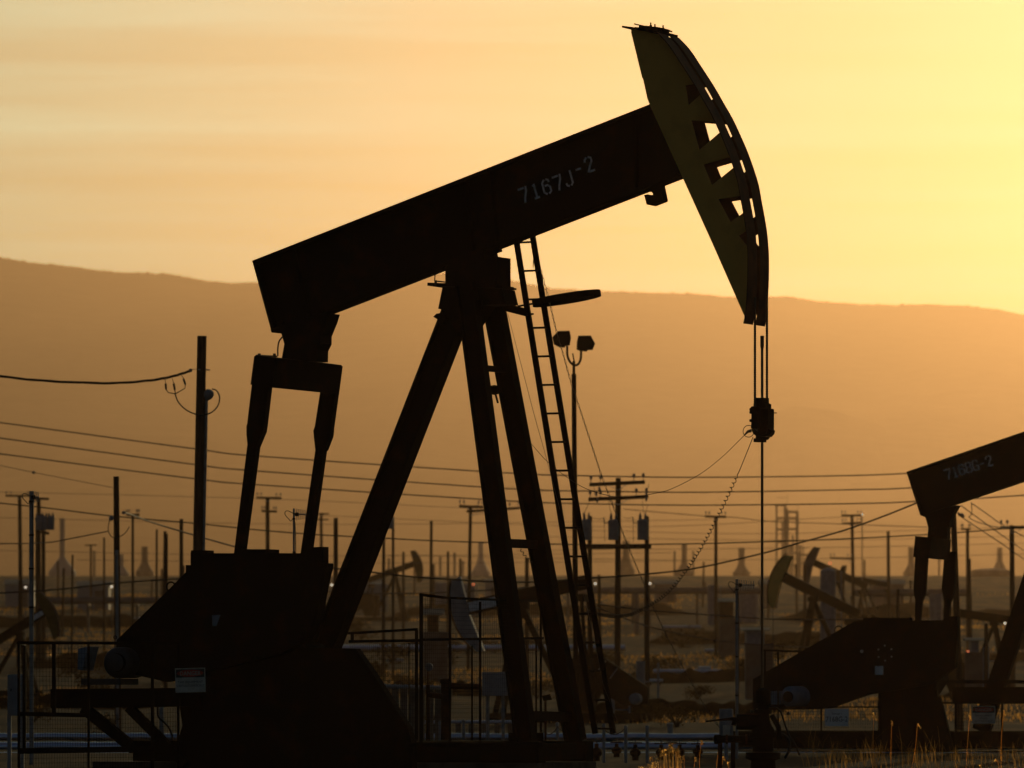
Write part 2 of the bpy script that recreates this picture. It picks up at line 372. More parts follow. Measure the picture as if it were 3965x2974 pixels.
def berm(u0, u1, D, h, seed):
    """a low bank of pushed-up earth"""
    mb = MB(); n = 60; pr = [(-3.2, -.3), (-1.6, .55), (-.5, .95), (.5, 1.0), (1.8, .5), (3.4, -.3)]; vs = []
    for i in range(n + 1):
        u = u0 + (u1 - u0) * i / n; g = G(u, D + .03 * sin(i * .21 + seed)); e = min(1, i / 6, (n - i) / 6); k = h * (.75 + .5 * noise.noise(V((i * .22, seed, 0)))) * e
        for y, z in pr: vs.append((g.x, g.y + y * (h + .4), g.z + max(-.3, z * k + (.12 * k * noise.noise(V((i * .7, y, seed)))))))
    m = len(pr); mb.add(vs, [(i * m + j, i * m + j + 1, (i + 1) * m + j + 1, (i + 1) * m + j) for i in range(n) for j in range(m - 1)])
    tag(mb.build('earth_bank', 'earth', None, True), kind='structure')
for i, (u0, u1, D, h) in enumerate(((-300, 620, 2.6, .5), (80, 900, 4.0, .7), (1300, 2050, 3.1, .5), (1380, 2250, 5.0, .8), (2250, 3050, 2.45, .4), (2350, 3100, 3.5, .6), (2500, 3500, 5.4, .9), (3050, 4200, 4.4, .7), (3600, 4300, 2.8, .4), (-300, 1000, 6.5, 1.0), (1500, 2700, 7.6, 1.1), (3000, 4300, 7.0, 1.0))): berm(u0, u1, D, h, i * 3.7)

def haze():
    mb = MB(); mb.box((0, 6950, 446), (6600, 14020, 899))
    m = bpy.data.materials.new('evening_haze'); m.use_nodes = True; t = m.node_tree; t.nodes.clear()
    pv = t.nodes.new('ShaderNodeVolumePrincipled'); pv.inputs['Color'].default_value = (0.85, 0.53, 0.315, 1)
    pv.inputs['Density'].default_value = HAZE; pv.inputs['Anisotropy'].default_value = HAZE_G
    o = t.nodes.new('ShaderNodeOutputMaterial'); t.links.new(pv.outputs[0], o.inputs['Volume'])
    try: m.cycles.homogeneous_volume = True
    except Exception: pass
    h = mb.build('haze', m); tag(h, kind='stuff')
HAZE, HAZE_G = 7.2e-5, 0.842
haze()

# ================================================================== the near pumpjack
def frame(u0, Dq, yaw):
    a = radians(yaw); o = G(u0, Dq); f = V((cos(a), -sin(a), 0)); l = V((sin(a), cos(a), 0))
    def PL(u, v, lat):
        """the point seen at u, v on the upright plane lat metres behind the machine's centre line"""
        r = V(((u - UC) * S, D0, (HV - v) * S)); t = (lat + (o - CAM).dot(l)) / r.dot(l)
        return CAM + r * t
    return o, f, l, PL
def curve2(p, q, n): return spline(p, n)

def near_pumpjack():
    O, F, L, PL = frame(1845, 1.0, 22.0); UP = V((0, 0, 1))
    root = thing('pumpjack', 'big black pumpjack with yellow horsehead and number 7167J-2 on its beam', 'pumpjack', O, 'pumpjacks on the oil field')
    R = lambda *uv: None
    # ---- walking beam: I section between the two traced edges
    tl, tr = (998.4, 1012.8), (2640, 367); bl, br = (1074, 1290), (2640, 684)
    d = (PL(*tr, 0) - PL(*tl, 0)).normalized(); nrm = d.cross(L).normalized()
    if nrm.z < 0: nrm = -nrm
    mb = MB(); hw = 0.17
    mb.prism([PL(*p, -0.02) for p in (tl, tr, br, bl)], L * 0.04)
    for a, b, s in ((tl, tr, -1), (bl, br, 1)):
        A, B = PL(*a, 0), PL(*b, 0)
        mb.bar(A + nrm * (0.02 * s), B + nrm * (0.02 * s), 0.04, 2 * hw, side=nrm)
    mb.bar(PL(*tl, 0) + d * .012, PL(*bl, 0) + d * .012, 0.024, 2 * hw - .01, side=d)
    for t in (0.09, 0.5, 0.56, 0.9):
        A = PL(*tl, 0).lerp(PL(*tr, 0), t); B = PL(*bl, 0).lerp(PL(*br, 0), t)
        for sg in (-1, 1): mb.bar(A + L * (sg * .09) - nrm * .04, B + L * (sg * .09) + nrm * .04, 0.016, .13, side=d)
    beam = mb.build('walking_beam', 'black', root)
    st = MB(); org = PL(2020, 790, -0.024); right = PL(2300, 690, -0.024) - org; right.normalize()
    up2 = L.cross(right); up2 = up2 if up2.z > 0 else -up2
    stencil(st, '7167J', org, right, up2, 0.185, 0.80); stencil(st, '-2', PL(2232, 687, -0.024), right, up2, 0.185, 0.76)
    st.build('beam_number', 'white', beam)
    hk = MB(); poly = [(2556, 716), (2567.6, 773), (2565, 779), (2521, 796), (2519, 789), (2503.5, 792.6), (2493.5, 755), (2507, 752), (2516, 755), (2528, 755), (2527, 748), (2521, 742), (2499, 740), (2470, 735), (2470, 700), (2550, 690)]
    hk.prism([PL(*p, -0.08) for p in poly], L * 0.16); hk.build('horsehead_hinge', 'black', root)

    # ---- horsehead
    hh = bpy.data.objects.new('tmp', None)
    c1 = lambda x, y: (2300 + x / 2.2125, 50 + y / 2.2125)
    c2 = lambda x, y: (2500 + x / 2.37, 600 + y / 2.37)
    near_b = [c1(545, 168), c1(640, 270), c1(740, 420), c1(850, 590), c1(930, 730), c1(1010, 870), c1(1080, 1020), c1(1140, 1160), c1(1200, 1330), c1(1235, 1450),
              c2(870, 370), c2(900, 530), c2(925, 690), c2(940, 880), c2(940, 1100), c2(930, 1330), c2(915, 1475), c2(903, 1548)]
    front = [PL(u, v, -0.35) for u, v in near_b]
    loc2 = lambda p: (p - O).dot(F)
    fx = spline(front, 3)
    prof = [((p - O).dot(F), p.z) for p in fx]            # the curve of the head in the machine's own x, z
    W3 = lambda x, lat, z: O + F * x + L * lat + UP * (z - O.z)
    def strip(l0, l1, nm):
        m = MB(); vs = []; n = len(prof)
        for i, (x, z) in enumerate(prof):
            x0, z0 = prof[max(i - 1, 0)]; x1, z1 = prof[min(i + 1, n - 1)]
            t = V((x1 - x0, z1 - z0)).normalized(); q = V((t.y, -t.x))       # points back into the head
            q = q if q.x < 0 else -q
            for la, k in ((l0, 0), (l1, 0), (l1, .010), (l0, .010)): vs.append(W3(x + q.x * k, la, z + q.y * k))
        fs = [(i * 4 + k, i * 4 + (k + 1) % 4, i * 4 + 4 + (k + 1) % 4, i * 4 + 4 + k) for i in range(n - 1) for k in range(4)]
        m.add(vs, fs + [(3, 2, 1, 0), tuple((n - 1) * 4 + k for k in range(4))])
        return m
    holes = [[c1(787, 622), c1(862, 588), c1(918, 700), c1(812, 795)], [c1(835, 920), c1(1036, 893), c1(1092, 1015), c1(905, 1178)],
             [c1(940, 1300), c1(1170, 1200), c1(1212, 1316), c1(1012, 1478)], [c2(668, 405), c2(884, 373), c2(914, 522), c2(782, 620)], [c2(857, 740), c2(934, 690), c2(944, 800), c2(936, 842)]]
    back = [c1(322, 128), c1(323, 172), c1(416, 555), c1(424, 566), c1(462, 740), c1(485, 795), c1(760, 1405), c2(620, 820), c2(910, 1478)]
    def plate(lat0, nm, mt):
        """side plate with the five openings, made by filling between outline and holes"""
        toxz = lambda uv: ((PL(*uv, -0.215) - O).dot(F), PL(*uv, -0.215).z)
        # outline: front follows the strip just behind it
        fr = []
        n = len(prof)
        for i, (x, z) in enumerate(prof):
            x0, z0 = prof[max(i - 1, 0)]; x1, z1 = prof[min(i + 1, n - 1)]
            t = V((x1 - x0, z1 - z0)).normalized(); q = V((t.y, -t.x)); q = q if q.x < 0 else -q
            fr.append((x + q.x * .023, z + q.y * .023))
        bk = [toxz(p) for p in back]
        out = fr[:-4] + [(fr[-4][0] - .01, fr[-4][1])] + bk[::-1]
        hs = [[toxz(p) for p in h] for h in holes]
        loops = [[W3(x, lat0, z) for x, z in lp] for lp in [out] + hs]
        flat = [V((x, z, 0)) for lp in [out] + hs for x, z in lp]
        tri = tessellate_polygon([[V((x, z, 0)) for x, z in lp] for lp in [out] + hs])
        base = [p for lp in loops for p in lp]; nb = len(base); th = L * 0.016; m = MB(); sides = []; o0 = 0
        for lp in loops:
            k = len(lp); sides += [(o0 + i, o0 + (i + 1) % k) for i in range(k)]; o0 += k
        m.add(base + [p + th for p in base], [tuple(f) for f in tri] + [tuple(i + nb for i in f[::-1]) for f in tri] + [(a, c, c + nb, a + nb) for a, c in sides])
        return m.build(nm, mt, head)
    head = plate0 = None
    # the head is one part of the pump: its back box is the part, plates and tracks are sub-parts
    bx = MB(); pts = [c1(505, 800), c1(600, 800), c1(850, 1360), c1(770, 1400)]
    bx.prism([PL(*p, -0.17) for p in pts], L * 0.34)
    head = bx.build('horsehead', 'black', root)
    plate(-0.231, 'side_plate', 'yellow'); plate(0.215, 'side_plate', 'rust')
    strip(-0.35, -0.05, '').build('cable_track', 'rust', head); strip(0.05, 0.35, '').build('cable_track', 'rust', head)
    tp = MB()
    def slab(p0, p1, l0, l1, th): A, B = PL(p0[0], p0[1] + 10, 0), PL(p1[0], p1[1] + 10, 0); tp.bar(A + L * ((l0 + l1) / 2), B + L * ((l0 + l1) / 2), l1 - l0, th, side=L)
    slab(c1(308, 112), c1(600, 150), -0.26, 0.26, 0.022); slab(c1(368, 78), c1(470, 100), -0.1, 0.1, 0.014); slab(c1(470, 98), c1(645, 132), -0.1, 0.1, 0.018)
    slab(c1(425, 108), c1(605, 128), -0.16, 0.16, 0.045); slab(c1(430, 128), c1(640, 160), -0.3, 0.3, 0.03)
    tp.build('hanger_clamp', 'black', head)
    for x, y in ((486, 84), (522, 97), (592, 107)):
        for la in (0, .12):
            bo = MB(); bo.lathe(PL(*c1(x, y + 36), la), [(.016, 0), (.016, .02), (.009, .02), (.009, .05)], 8); bo.build('clamp_bolt', 'black', head)

    # ---- bridle, carrier bar, polished rod
    ropes = []
    for u, lat, v0 in ((2923, -0.19, 1150), (2969.5, 0.19, 1120)):
        m = MB(); a, b = PL(u, v0, lat), PL(u, 1590, lat); n = 150
        pts = [a.lerp(b, i / n) for i in range(n + 1)]
        m.tube(pts, [0.0145 + 0.002 * sin(i * 2.1) for i in range(n + 1)], 7); m.build('bridle_cable', 'cable', root)
    m = MB(); m.tube([PL(2951, 1338, 0), PL(2951, 2674, 0)], 0.0155, 10); m.lathe(PL(2951, 1340, 0), [(.0155, -.03), (.022, -.005), (.022, .115), (.018, .118)], 10)
    rod = m.build('polished_rod', 'chain', root, True)
    q = lambda x, y: (2800 + x / 5.53, 1480 + y / 5.53)
    def cbox(m, x0, y0, x1, y1, l0, l1):
        m.prism([PL(*q(x, y), (l0 + l1) / 2) - L * ((l1 - l0) / 2) for x, y in ((x0, y0), (x1, y0), (x1, y1), (x0, y1))], L * (l1 - l0))
    m = MB(); cbox(m, 735, 337, 950, 450, -.05, .05); cbox(m, 745, 450, 965, 470, -.06, .06); m.build('rod_clamp', 'black', root)
    m = MB(); cbox(m, 715, 462, 968, 560, -.10, .10)
    m.prism([PL(*q(x, y), -.09) for x, y in ((715, 560), (965, 560), (965, 900), (920, 1100), (745, 1150), (735, 900))], L * .18)
    m.prism([PL(*q(x, y), -.07) for x, y in ((600, 1000), (640, 1100), (700, 1150), (950, 1165), (1010, 1100), (1025, 1030), (960, 990), (930, 1060), (740, 1060), (650, 990))], L * .14)
    cbar = m.build('carrier_bar', 'black', root)
    m = MB(); m.prism([PL(*q(x, y), -.22) for x, y in ((560, 570), (615, 515), (745, 530), (745, 900), (730, 990), (648, 995), (595, 990), (600, 860), (605, 680), (572, 650))], L * .10); lc = m.build('load_cell', 'black', cbar)
    m = MB(); m.prism([PL(*q(x, y), .12) for x, y in ((965, 580), (1027, 580), (1027, 890), (1025, 1030), (960, 1000), (940, 900))], L * .10); m.build('load_cell', 'black', cbar)
    for x0, y0, x1, y1, la in ((570, 620, 610, 675, -.2), (570, 790, 610, 850, -.2), (1020, 650, 1078, 715, .16), (1020, 825, 1080, 890, .16), (1070, 648, 1146, 668, .16)):
        m = MB(); a, b = PL(*q(x0, (y0 + y1) / 2), la), PL(*q(x1, (y0 + y1) / 2), la); m.tube([a, b], (y1 - y0) / 5.53 * S / 2, 8); m.build('carrier_bolt', 'black', cbar)
    m = MB(); cbox(m, 690, 1205, 890, 1285, -.06, .06); m.prism([PL(*q(x, y), -.05) for x, y in ((700, 1150), (945, 1170), (900, 1230), (690, 1215))], L * .1); m.build('rod_clamp', 'black', root)
    m = MB(); m.ring(PL(*q(545, 1050), -.2), F * 1.0, UP, 0.067, 0.0045, 32, 6); m.tube([PL(*q(600, 1040), -.2), PL(*q(530, 1055), -.2), PL(*q(462, 1128), -.2)], [.02, .016, .008], 8); m.build('cell_lead', 'cable', cbar)

    # ---- tail bearing, equalizer, pitmans
    c4 = lambda x, y: (900 + x / 1.508, 1100 + y / 1.508)
    m = MB(); m.prism([PL(*c4(*p), -.17) for p in ((262, 255), (278, 265), (303, 350), (285, 450), (490, 450), (492, 385), (512, 345), (512, 300), (545, 220), (560, 170), (400, 190))], L * .34)
    tb = m.build('tail_bearing', 'black', root)
    for x in (290, 360, 440, 520):
        m = MB(); m.lathe(PL(*c4(x, 225 - (x - 290) * .28), -.165), [(.03, 0), (.03, .03)], 6, axis=-L); m.build('bearing_bolt', 'black', tb)
    m = MB(); m.tube([PL(*c4(515, 330), 0) - L * .12, PL(*c4(515, 330), 0) + L * .12], .025, 8); m.build('bearing_bolt', 'black', tb)
    m = MB(); m.tube(spline([PL(*c4(*p), -.3) for p in ((292, 308), (272, 335), (265, 375), (265, 420))], 5), .009, 7)
    m.tube([PL(*c4(p, 416 + (p - 140) * .05), -.5) for p in (140, 262)], .009, 6)
    for x in (157, 245): m.lathe(PL(*c4(x, 428), -.5), [(.018, 0), (.018, .045)], 6)
    m.build('grease_line', 'cable', tb)
    m = MB()
    A, B = PL(*c4(127, 420), -1.04), PL(*c4(105, 587), -1.04); C_ = PL(*c4(232, 605), -1.04) ; dv = B - A
    m.prism([A, A + (C_ - B), C_, B], L * 1.95)
    m.prism([A + (C_ - B) * .05 + UP * .012, A + (C_ - B) * .95 + UP * .012, A + (C_ - B) * .95 - UP * .002, A + (C_ - B) * .05 - UP * .002], L * 1.95)
    eq = m.build('equalizer', 'black', root)
    for lat, top, midv, botm in ((-.93, ((975, 1490), (1038, 1492)), ((955, 1637), (1018, 1650)), None), (.93, ((1239.5, 1500), (1299, 1508)), ((1214, 1660), (1277, 1668)), None)):
        s = 1 if lat < 0 else 0
        T0, T1 = PL(*top[0], lat), PL(*top[1], lat)
        if s: prof2 = [((975, 1488), (1039, 1494)), ((957, 1640), (1021, 1646)), ((954, 1650), (1019, 1660)), ((954, 1682), (1017, 1672)), ((958, 1722), (996, 1722)), ((957, 1728), (992, 1732)), ((906, 2141), (938, 2141)), ((882, 2330), (914, 2330))]
        else: prof2 = [((1240, 1514), (1298, 1518)), ((1219, 1650), (1279, 1656)), ((1213, 1668), (1278, 1672)), ((1215, 1690), (1276, 1690)), ((1220, 1736), (1256, 1742)), ((1221, 1742), (1251, 1746)), ((1164, 2140), (1196, 2140)), ((1140, 2330), (1172, 2330))]
        m = MB(); m.prism([PL(*a, lat - .06) for a, b in prof2] + [PL(*b, lat - .06) for a, b in prof2[::-1]], L * .12)
        m.build('pitman_arm', 'black', root)

    # ---- samson post
    def leg(nm, t, tl_, b, bl_, wd, mt='black'):
        m = MB(); A, B = PL(*t, tl_), PL(*b, bl_); dd = (B - A).normalized()
        sd = F - dd * F.dot(dd); sd.normalize(); lt = dd.cross(sd).normalized()
        h2 = wd * .5
        m.bar(A, B, wd * .93, 0.02, side=sd)
        for sg in (-1, 1): m.bar(A + sd * (sg * (h2 - .011)), B + sd * (sg * (h2 - .011)), 0.022, wd * .85, side=sd)
        return m.build(nm, mt, root)
    leg('front_leg', (1805, 1105), -.26, (2036, 2870), -1.05, .215); leg('front_leg', (1897, 1105), .26, (2229, 2870), 1.05, .215)
    leg('rear_leg', (1775, 1190), 0.0, (1265, 2500), 0.0, .285)
    for (u0, v0, u1, v1, hh_, la, lb) in ((1860, 1424, 1945, 1432, .065, -.35, .35), (1950, 2103, 2070, 2108, .10, -.65, .65), (2030, 2770, 2200, 2776, .11, -.98, .98), (1850, 1180, 1900, 1182, .12, -.28, .28)):
        xb = MB(); xb.bar(PL(u0, v0, la), PL(u1, v1, lb), .08, hh_, side=F); xb.build('cross_brace', 'black', root)
    m = MB(); m.lathe(PL(1914, 1510, .2), [(.02, -.06), (.05, -.05), (.06, 0), (.05, .05), (.02, .06)], 10, axis=F)
    m.tube([PL(1914, 1510, .2), PL(1928, 1560, .3)], .012, 6); m.build('limit_switch', 'black', root)
    # saddle bearing on the post top
    c3 = lambda x, y: (1600 + x / 2.07375, 800 + y / 2.07375)
    m = MB(); m.prism([PL(*c3(*p), -.22) for p in ((257, 480), (257, 635), (715, 640), (715, 655), (668, 630), (668, 400), (620, 395), (575, 440), (560, 340), (400, 380))], L * .44)
    m.bar(PL(*c3(180, 632), 0), PL(*c3(743, 650), 0), .5, .036, side=L)
    m.prism([PL(*c3(*p), -.2) for p in ((235, 645), (712, 660), (740, 780), (560, 790), (380, 1060), (345, 1000), (240, 830), (200, 820))], L * .4)
    sb = m.build('saddle_bearing', 'black', root)
    m = MB(); m.prism([PL(*c3(*p), -.12) for p in ((160, 885), (185, 860), (250, 850), (260, 900), (225, 945), (195, 935), (205, 912))], L * .24); m.build('bearing_cap', 'black', sb)
    m = MB(); m.bar(PL(*c3(630, 374), 0), PL(*c3(702, 350), 0), .1, .03, side=L); m.build('bearing_lug', 'black', sb)
    m = MB(); m.tube([PL(*c3(*p), -.25) for p in ((145, 545), (175, 552), (172, 595), (200, 600), (255, 606))], .008, 6); m.bar(PL(*c3(180, 592), -.25), PL(*c3(180, 640), -.25), .03, .03); m.build('grease_line', 'cable', sb)
    m = MB(); m.tube(spline([PL(*c3(*p), .2) for p in ((668, 440), (686, 470), (686, 520), (668, 558))], 5), .007, 6); m.tube([PL(*c3(*p), .2) for p in ((660, 385), (690, 430), (713, 475))], .0035, 5)
    m.build('grease_line', 'cable', sb)

    # ---- ladder with its belly hoop
    lad = MB(); la, lb_ = .42, .90
    lt, lbm = PL(1995, 905, la), PL(2305, 2841, la); rt, rbm = PL(2060, 900, lb_), PL(2375, 2841, lb_)
    lad.bar(lt, lbm, .066, .03, side=F); lad.bar(rt, rbm, .066, .03, side=F)
    ladder = lad.build('ladder', 'black', root)
    for k in range(18):
        t = (940 + 110.6 * k - 905) / (2841 - 905)
        rr = MB(); rr.tube([lt.lerp(lbm, t), rt.lerp(rbm, t + .001)], .0125, 8); rr.build('rung', 'black', ladder)
    hp = MB(); t = .143; c0 = lt.lerp(lbm, t).lerp(rt.lerp(rbm, t), .5); ax = lt - lbm; ax.y *= .35; ax.normalize(); fx_ = (F - ax * F.dot(ax)).normalized(); ly = ax.cross(fx_).normalized()
    cc = c0 + fx_ * .40; n = 40; vs = []
    for i in range(n):
        a = 2 * pi * i / n
        for k, rr in ((-.036, .405), (.036, .405), (.036, .397), (-.036, .397)): vs.append(cc + fx_ * (cos(a) * rr) + ly * (sin(a) * rr) + ax * k)
    hp.add(vs, [(i * 4 + k, i * 4 + (k + 1) % 4, ((i + 1) % n) * 4 + (k + 1) % 4, ((i + 1) % n) * 4 + k) for i in range(n) for k in range(4)])
    for lt_ in (-.0, .3):
        hp.bar(PL(*c3(735, 806), .35 + lt_), PL(*c3(905, 850), .5 + lt_), .09, .02, side=UP)
    hp.bar(PL(*c3(845, 800), .35), PL(*c3(960, 780), .6), .03, .02); hp.bar(PL(*c3(900, 870), .35), PL(*c3(958, 862), .6), .03, .02)
    hp.build('ladder_hoop', 'black', ladder)

    # ---- drive: reducer, belt guard, cranks, counterweights, base
    m = MB(); m.prism([PL(*p, -.45) for p in ((760, 2160), (1080, 2160), (1150, 2190), (1140, 2395), (1110, 2520), (820, 2520), (735, 2300))], L * .9)
    m.prism([PL(*p, -.6) for p in ((700, 2490), (1090, 2490), (1190, 2620), (1220, 2900), (720, 2900), (690, 2700))], L * 1.2)
    gb = m.build('gear_reducer', 'black', root)
    m = MB(); m.prism([PL(*p, -1.5) for p in ((738, 2140), (740, 2131), (803, 2131), (803, 2142), (1176, 2142), (1180, 2121), (1248, 2117), (1248, 2180), (1266, 2181), (1267, 2199), (1260, 2220), (1224, 2394), (1185, 2470), (1090, 2530), (640, 2640), (470, 2600), (444, 2560), (452, 2478), (640, 2296), (719, 2216), (719, 2188), (738, 2188))], L * .18)
    bgd = m.build('belt_guard', 'black', root)
    m = MB(); m.bar(PL(938, 2136, -1.2), PL(1061, 2136, -1.2), .3, .05, side=L); m.build('guard_hatch', 'black', bgd)
    m = MB(); m.ring(PL(662, 2272, -1.35), F, UP, .055, .01, 18, 6); m.build('lifting_eye', 'black', bgd)
    m = MB(); m.ring(PL(446, 2468, -1.35), F, UP, .02, .006, 12, 5); m.build('lifting_eye', 'black', bgd)
    m = MB(); m.prism([PL(*p, -1.515) for p in ((821, 2382), (853, 2381), (838, 2424), (822, 2424))], L * .006); m.build('pale_plate', 'grey', bgd)  # small pale quad set on the guard face
    for lat in (-1.15, 0.85):
        m = MB(); dx = 0 if lat < 0 else 210
        m.prism([PL(u + dx, v, lat) for u, v in ((880, 2300), (960, 2290), (1060, 2460), (1120, 2700), (900, 2700), (850, 2460))], L * .16)
        cr_ = m.build('crank_arm', 'black', root)
        m = MB(); o2 = -.17 if lat < 0 else .17
        if lat < 0: pl = ((860, 2500), (1375, 2511), (1440, 2604), (1578, 2817), (1600, 2900), (1590, 3050), (700, 3050), (690, 2960), (694, 2850), (728, 2738), (770, 2600))
        else: pl = ((980, 2560), (1330, 2560), (1460, 2700), (1500, 2850), (1480, 3040), (930, 3040), (900, 2760))
        m.prism([PL(u, v, lat + o2) for u, v in pl], L * .15); m.build('counterweight', 'black', cr_)
    # skid and footing
    z0 = 0.0
    m = MB(); c = O + F * (-1.55)
    for sg in (-.75, .75): m.bar(O + F * (-4.0) + L * sg + UP * .36, O + F * 1.12 + L * sg + UP * .36, .22, .24, side=L)
    for x in (-3.6, -2.2, -.8, .3, 1.02): m.bar(O + F * x - L * .64 + UP * .36, O + F * x + L * .64 + UP * .36, .16, .2, side=F)
    m.bar(O + F * .62 - L * .3 + UP * .53, O + F * .62 + L * .3 + UP * .53, .2, .1, side=F)
    sk = m.build('skid_base', 'black', root)
    m = MB(); m.box(O + F * (-1.68) + UP * .09, (5.6, 1.9, .29), (F, L, UP)); m.build('footing', 'concrete', root)
    # motor and its cantilevered platform
    m = MB(); a, b = PL(452, 2566, -1.75), PL(452, 2566, -1.2)
    m.lathe(a, [(.09, -.05), (.165, 0), (.18, .03), (.18, .5), (.165, .58), (.09, .62)], 24, axis=L)
    m.box(PL(425, 2640, -1.45), (.5, .5, .07), (F, L, UP)); mo = m.build('drive_motor', 'motor', root, True)
    m = MB(); m.lathe(PL(452, 2566, -1.79), [(.04, 0), (.11, 0), (.11, .03)], 20, axis=L); m.build('fan_cover', 'black', mo)
    m = MB(); m.prism([PL(*p, -1.7) for p in ((302, 2512), (340, 2504), (318, 2596), (300, 2592))], L * .3); m.build('motor_cowl', 'bluegrey', mo)
    m = MB(); m.prism([PL(*p, -1.9) for p in ((195, 2668), (700, 2664), (700, 2735), (195, 2742))], L * 1.8)
    for la in (-1.8, -.2):
        m.bar(PL(325, 2742, la), PL(520, 2900, la), .12, .1, side=F); m.bar(PL(500, 2740, la), PL(720, 2960, la), .1, .1, side=F)
    m.build('motor_platform', 'black', root)

    # ---- coil cord, load cell wire, chain, tether
    m = MB(); pts = [(2882, 1685.6), (2844, 1723.6), (2790, 1775), (2708, 1837.5), (2600, 1893), (2530, 1911.5), (2464, 1923), (2404, 1925), (2357.6, 1919.5), (2271, 1893), (2198, 1850), (2119, 1787), (2056, 1717), (2040, 1698)]
    k = len(pts); m.tube(spline([PL(u, v, -.2 + .9 * i / (k - 1)) for i, (u, v) in enumerate(pts)], 5), .0035, 6); m.build('load_cell_wire', 'cable', root)
    ax_ = [(2916, 1692), (2888, 1762), (2860, 1830), (2839, 1873), (2817, 1921.6), (2790, 1976), (2763, 2030), (2727.5, 2098), (2695, 2150), (2673, 2185), (2638, 2231), (2603, 2275), (2562, 2313), (2521, 2340), (2480.6, 2361.6), (2440, 2379), (2399, 2386), (2358.5, 2384.7), (2310, 2376.5), (2270, 2366)]
    cp = spline([PL(u, v, -.2 + 1.2 * i / 19) for i, (u, v) in enumerate(ax_)], 14)
    def helix(cp, start, r, p0, p1, tr):
        out = []; ph = 0; tot = len(cp)
        fine = []
        for i in range(tot - 1):
            for j in range(4): fine.append(cp[i].lerp(cp[i + 1], j / 4))
        fine.append(cp[-1]); n = len(fine)
        for i, p in enumerate(fine):
            t = i / n; dd = (fine[min(i + 1, n - 1)] - fine[max(i - 1, 0)])
            e = dd.cross(L).normalized(); f2 = dd.normalized().cross(e)
            g = max(0, min(1, (t - start) * 30)); pit = p0 + (p1 - p0) * min(1, max(0, t - start) / .75)
            if i: ph += 2 * pi * (fine[i] - fine[i - 1]).length / pit * (1 if t > start else 0)
            out.append(p + (e * cos(ph) + f2 * sin(ph)) * r * g)
        mm = MB(); mm.tube(out, tr, 6); return mm
    helix(cp, .105, .019, .068, .030, .0045).build('coil_cord', 'cable', root)
    cp2 = spline([PL(*p, .6) for p in ((2016, 2126), (2030, 2148), (2046, 2166), (2062, 2182))], 14); helix(cp2, .0, .014, .055, .05, .0045).build('coil_cord', 'cable', root)
    ch = [(2092, 1036), (2111, 1108), (2125.6, 1161.6), (2154.5, 1282), (2178.6, 1364), (2212, 1484.7), (2238, 1561), (2291, 1724), (2331, 1846), (2377.5, 1969), (2424, 2095), (2463.7, 2191), (2497, 2270), (2521, 2334), (2548, 2391), (2575.6, 2451), (2602.7, 2502), (2630, 2557), (2700, 2684), (2738, 2749), (2789, 2822)]
    cpts = spline([PL(u, v, .9 - .9 * i / 20) for i, (u, v) in enumerate(ch)], 8)
    m = MB(); acc = 0; last = cpts[0]; pos = [last]
    for p in cpts[1:]:
        while (p - last).length > .047: last = last + (p - last).normalized() * .047; pos.append(last)
    for i in range(len(pos) - 1):
        a, b = pos[i], pos[i + 1]; dd = (b - a).normalized(); e = dd.cross(L).normalized() if i % 2 else L; e = (e - dd * e.dot(dd)).normalized()
        h = .0085; A, B = a - dd * .006, b + dd * .006
        loop = [A + dd * .008 - e * h, B - dd * .008 - e * h, B, B - dd * .008 + e * h, A + dd * .008 + e * h, A, A + dd * .008 - e * h]
        m.tube(loop, .0027, 4)
    m.build('safety_chain', 'chain', root)
    m = MB(); m.tube([PL(*c3(965, 425), .9), PL(*c3(962, 490), .9)], .006, 5); m.tube([PL(1966, 1214, .3), PL(2066.7, 1600, .4), PL(2119, 1787, .4), PL(2165, 1962, .4), PL(2191, 2055, .45)], .0028, 5)
    m.tube([PL(2258, 2300, .7), PL(2272, 2350, .7), PL(2300, 2470, .7), PL(2335, 2650, .8), PL(2390, 2790, .9)], .003, 5); m.build('tether_line', 'wire', root)
    return O, F, L, PL
NP = near_pumpjack()

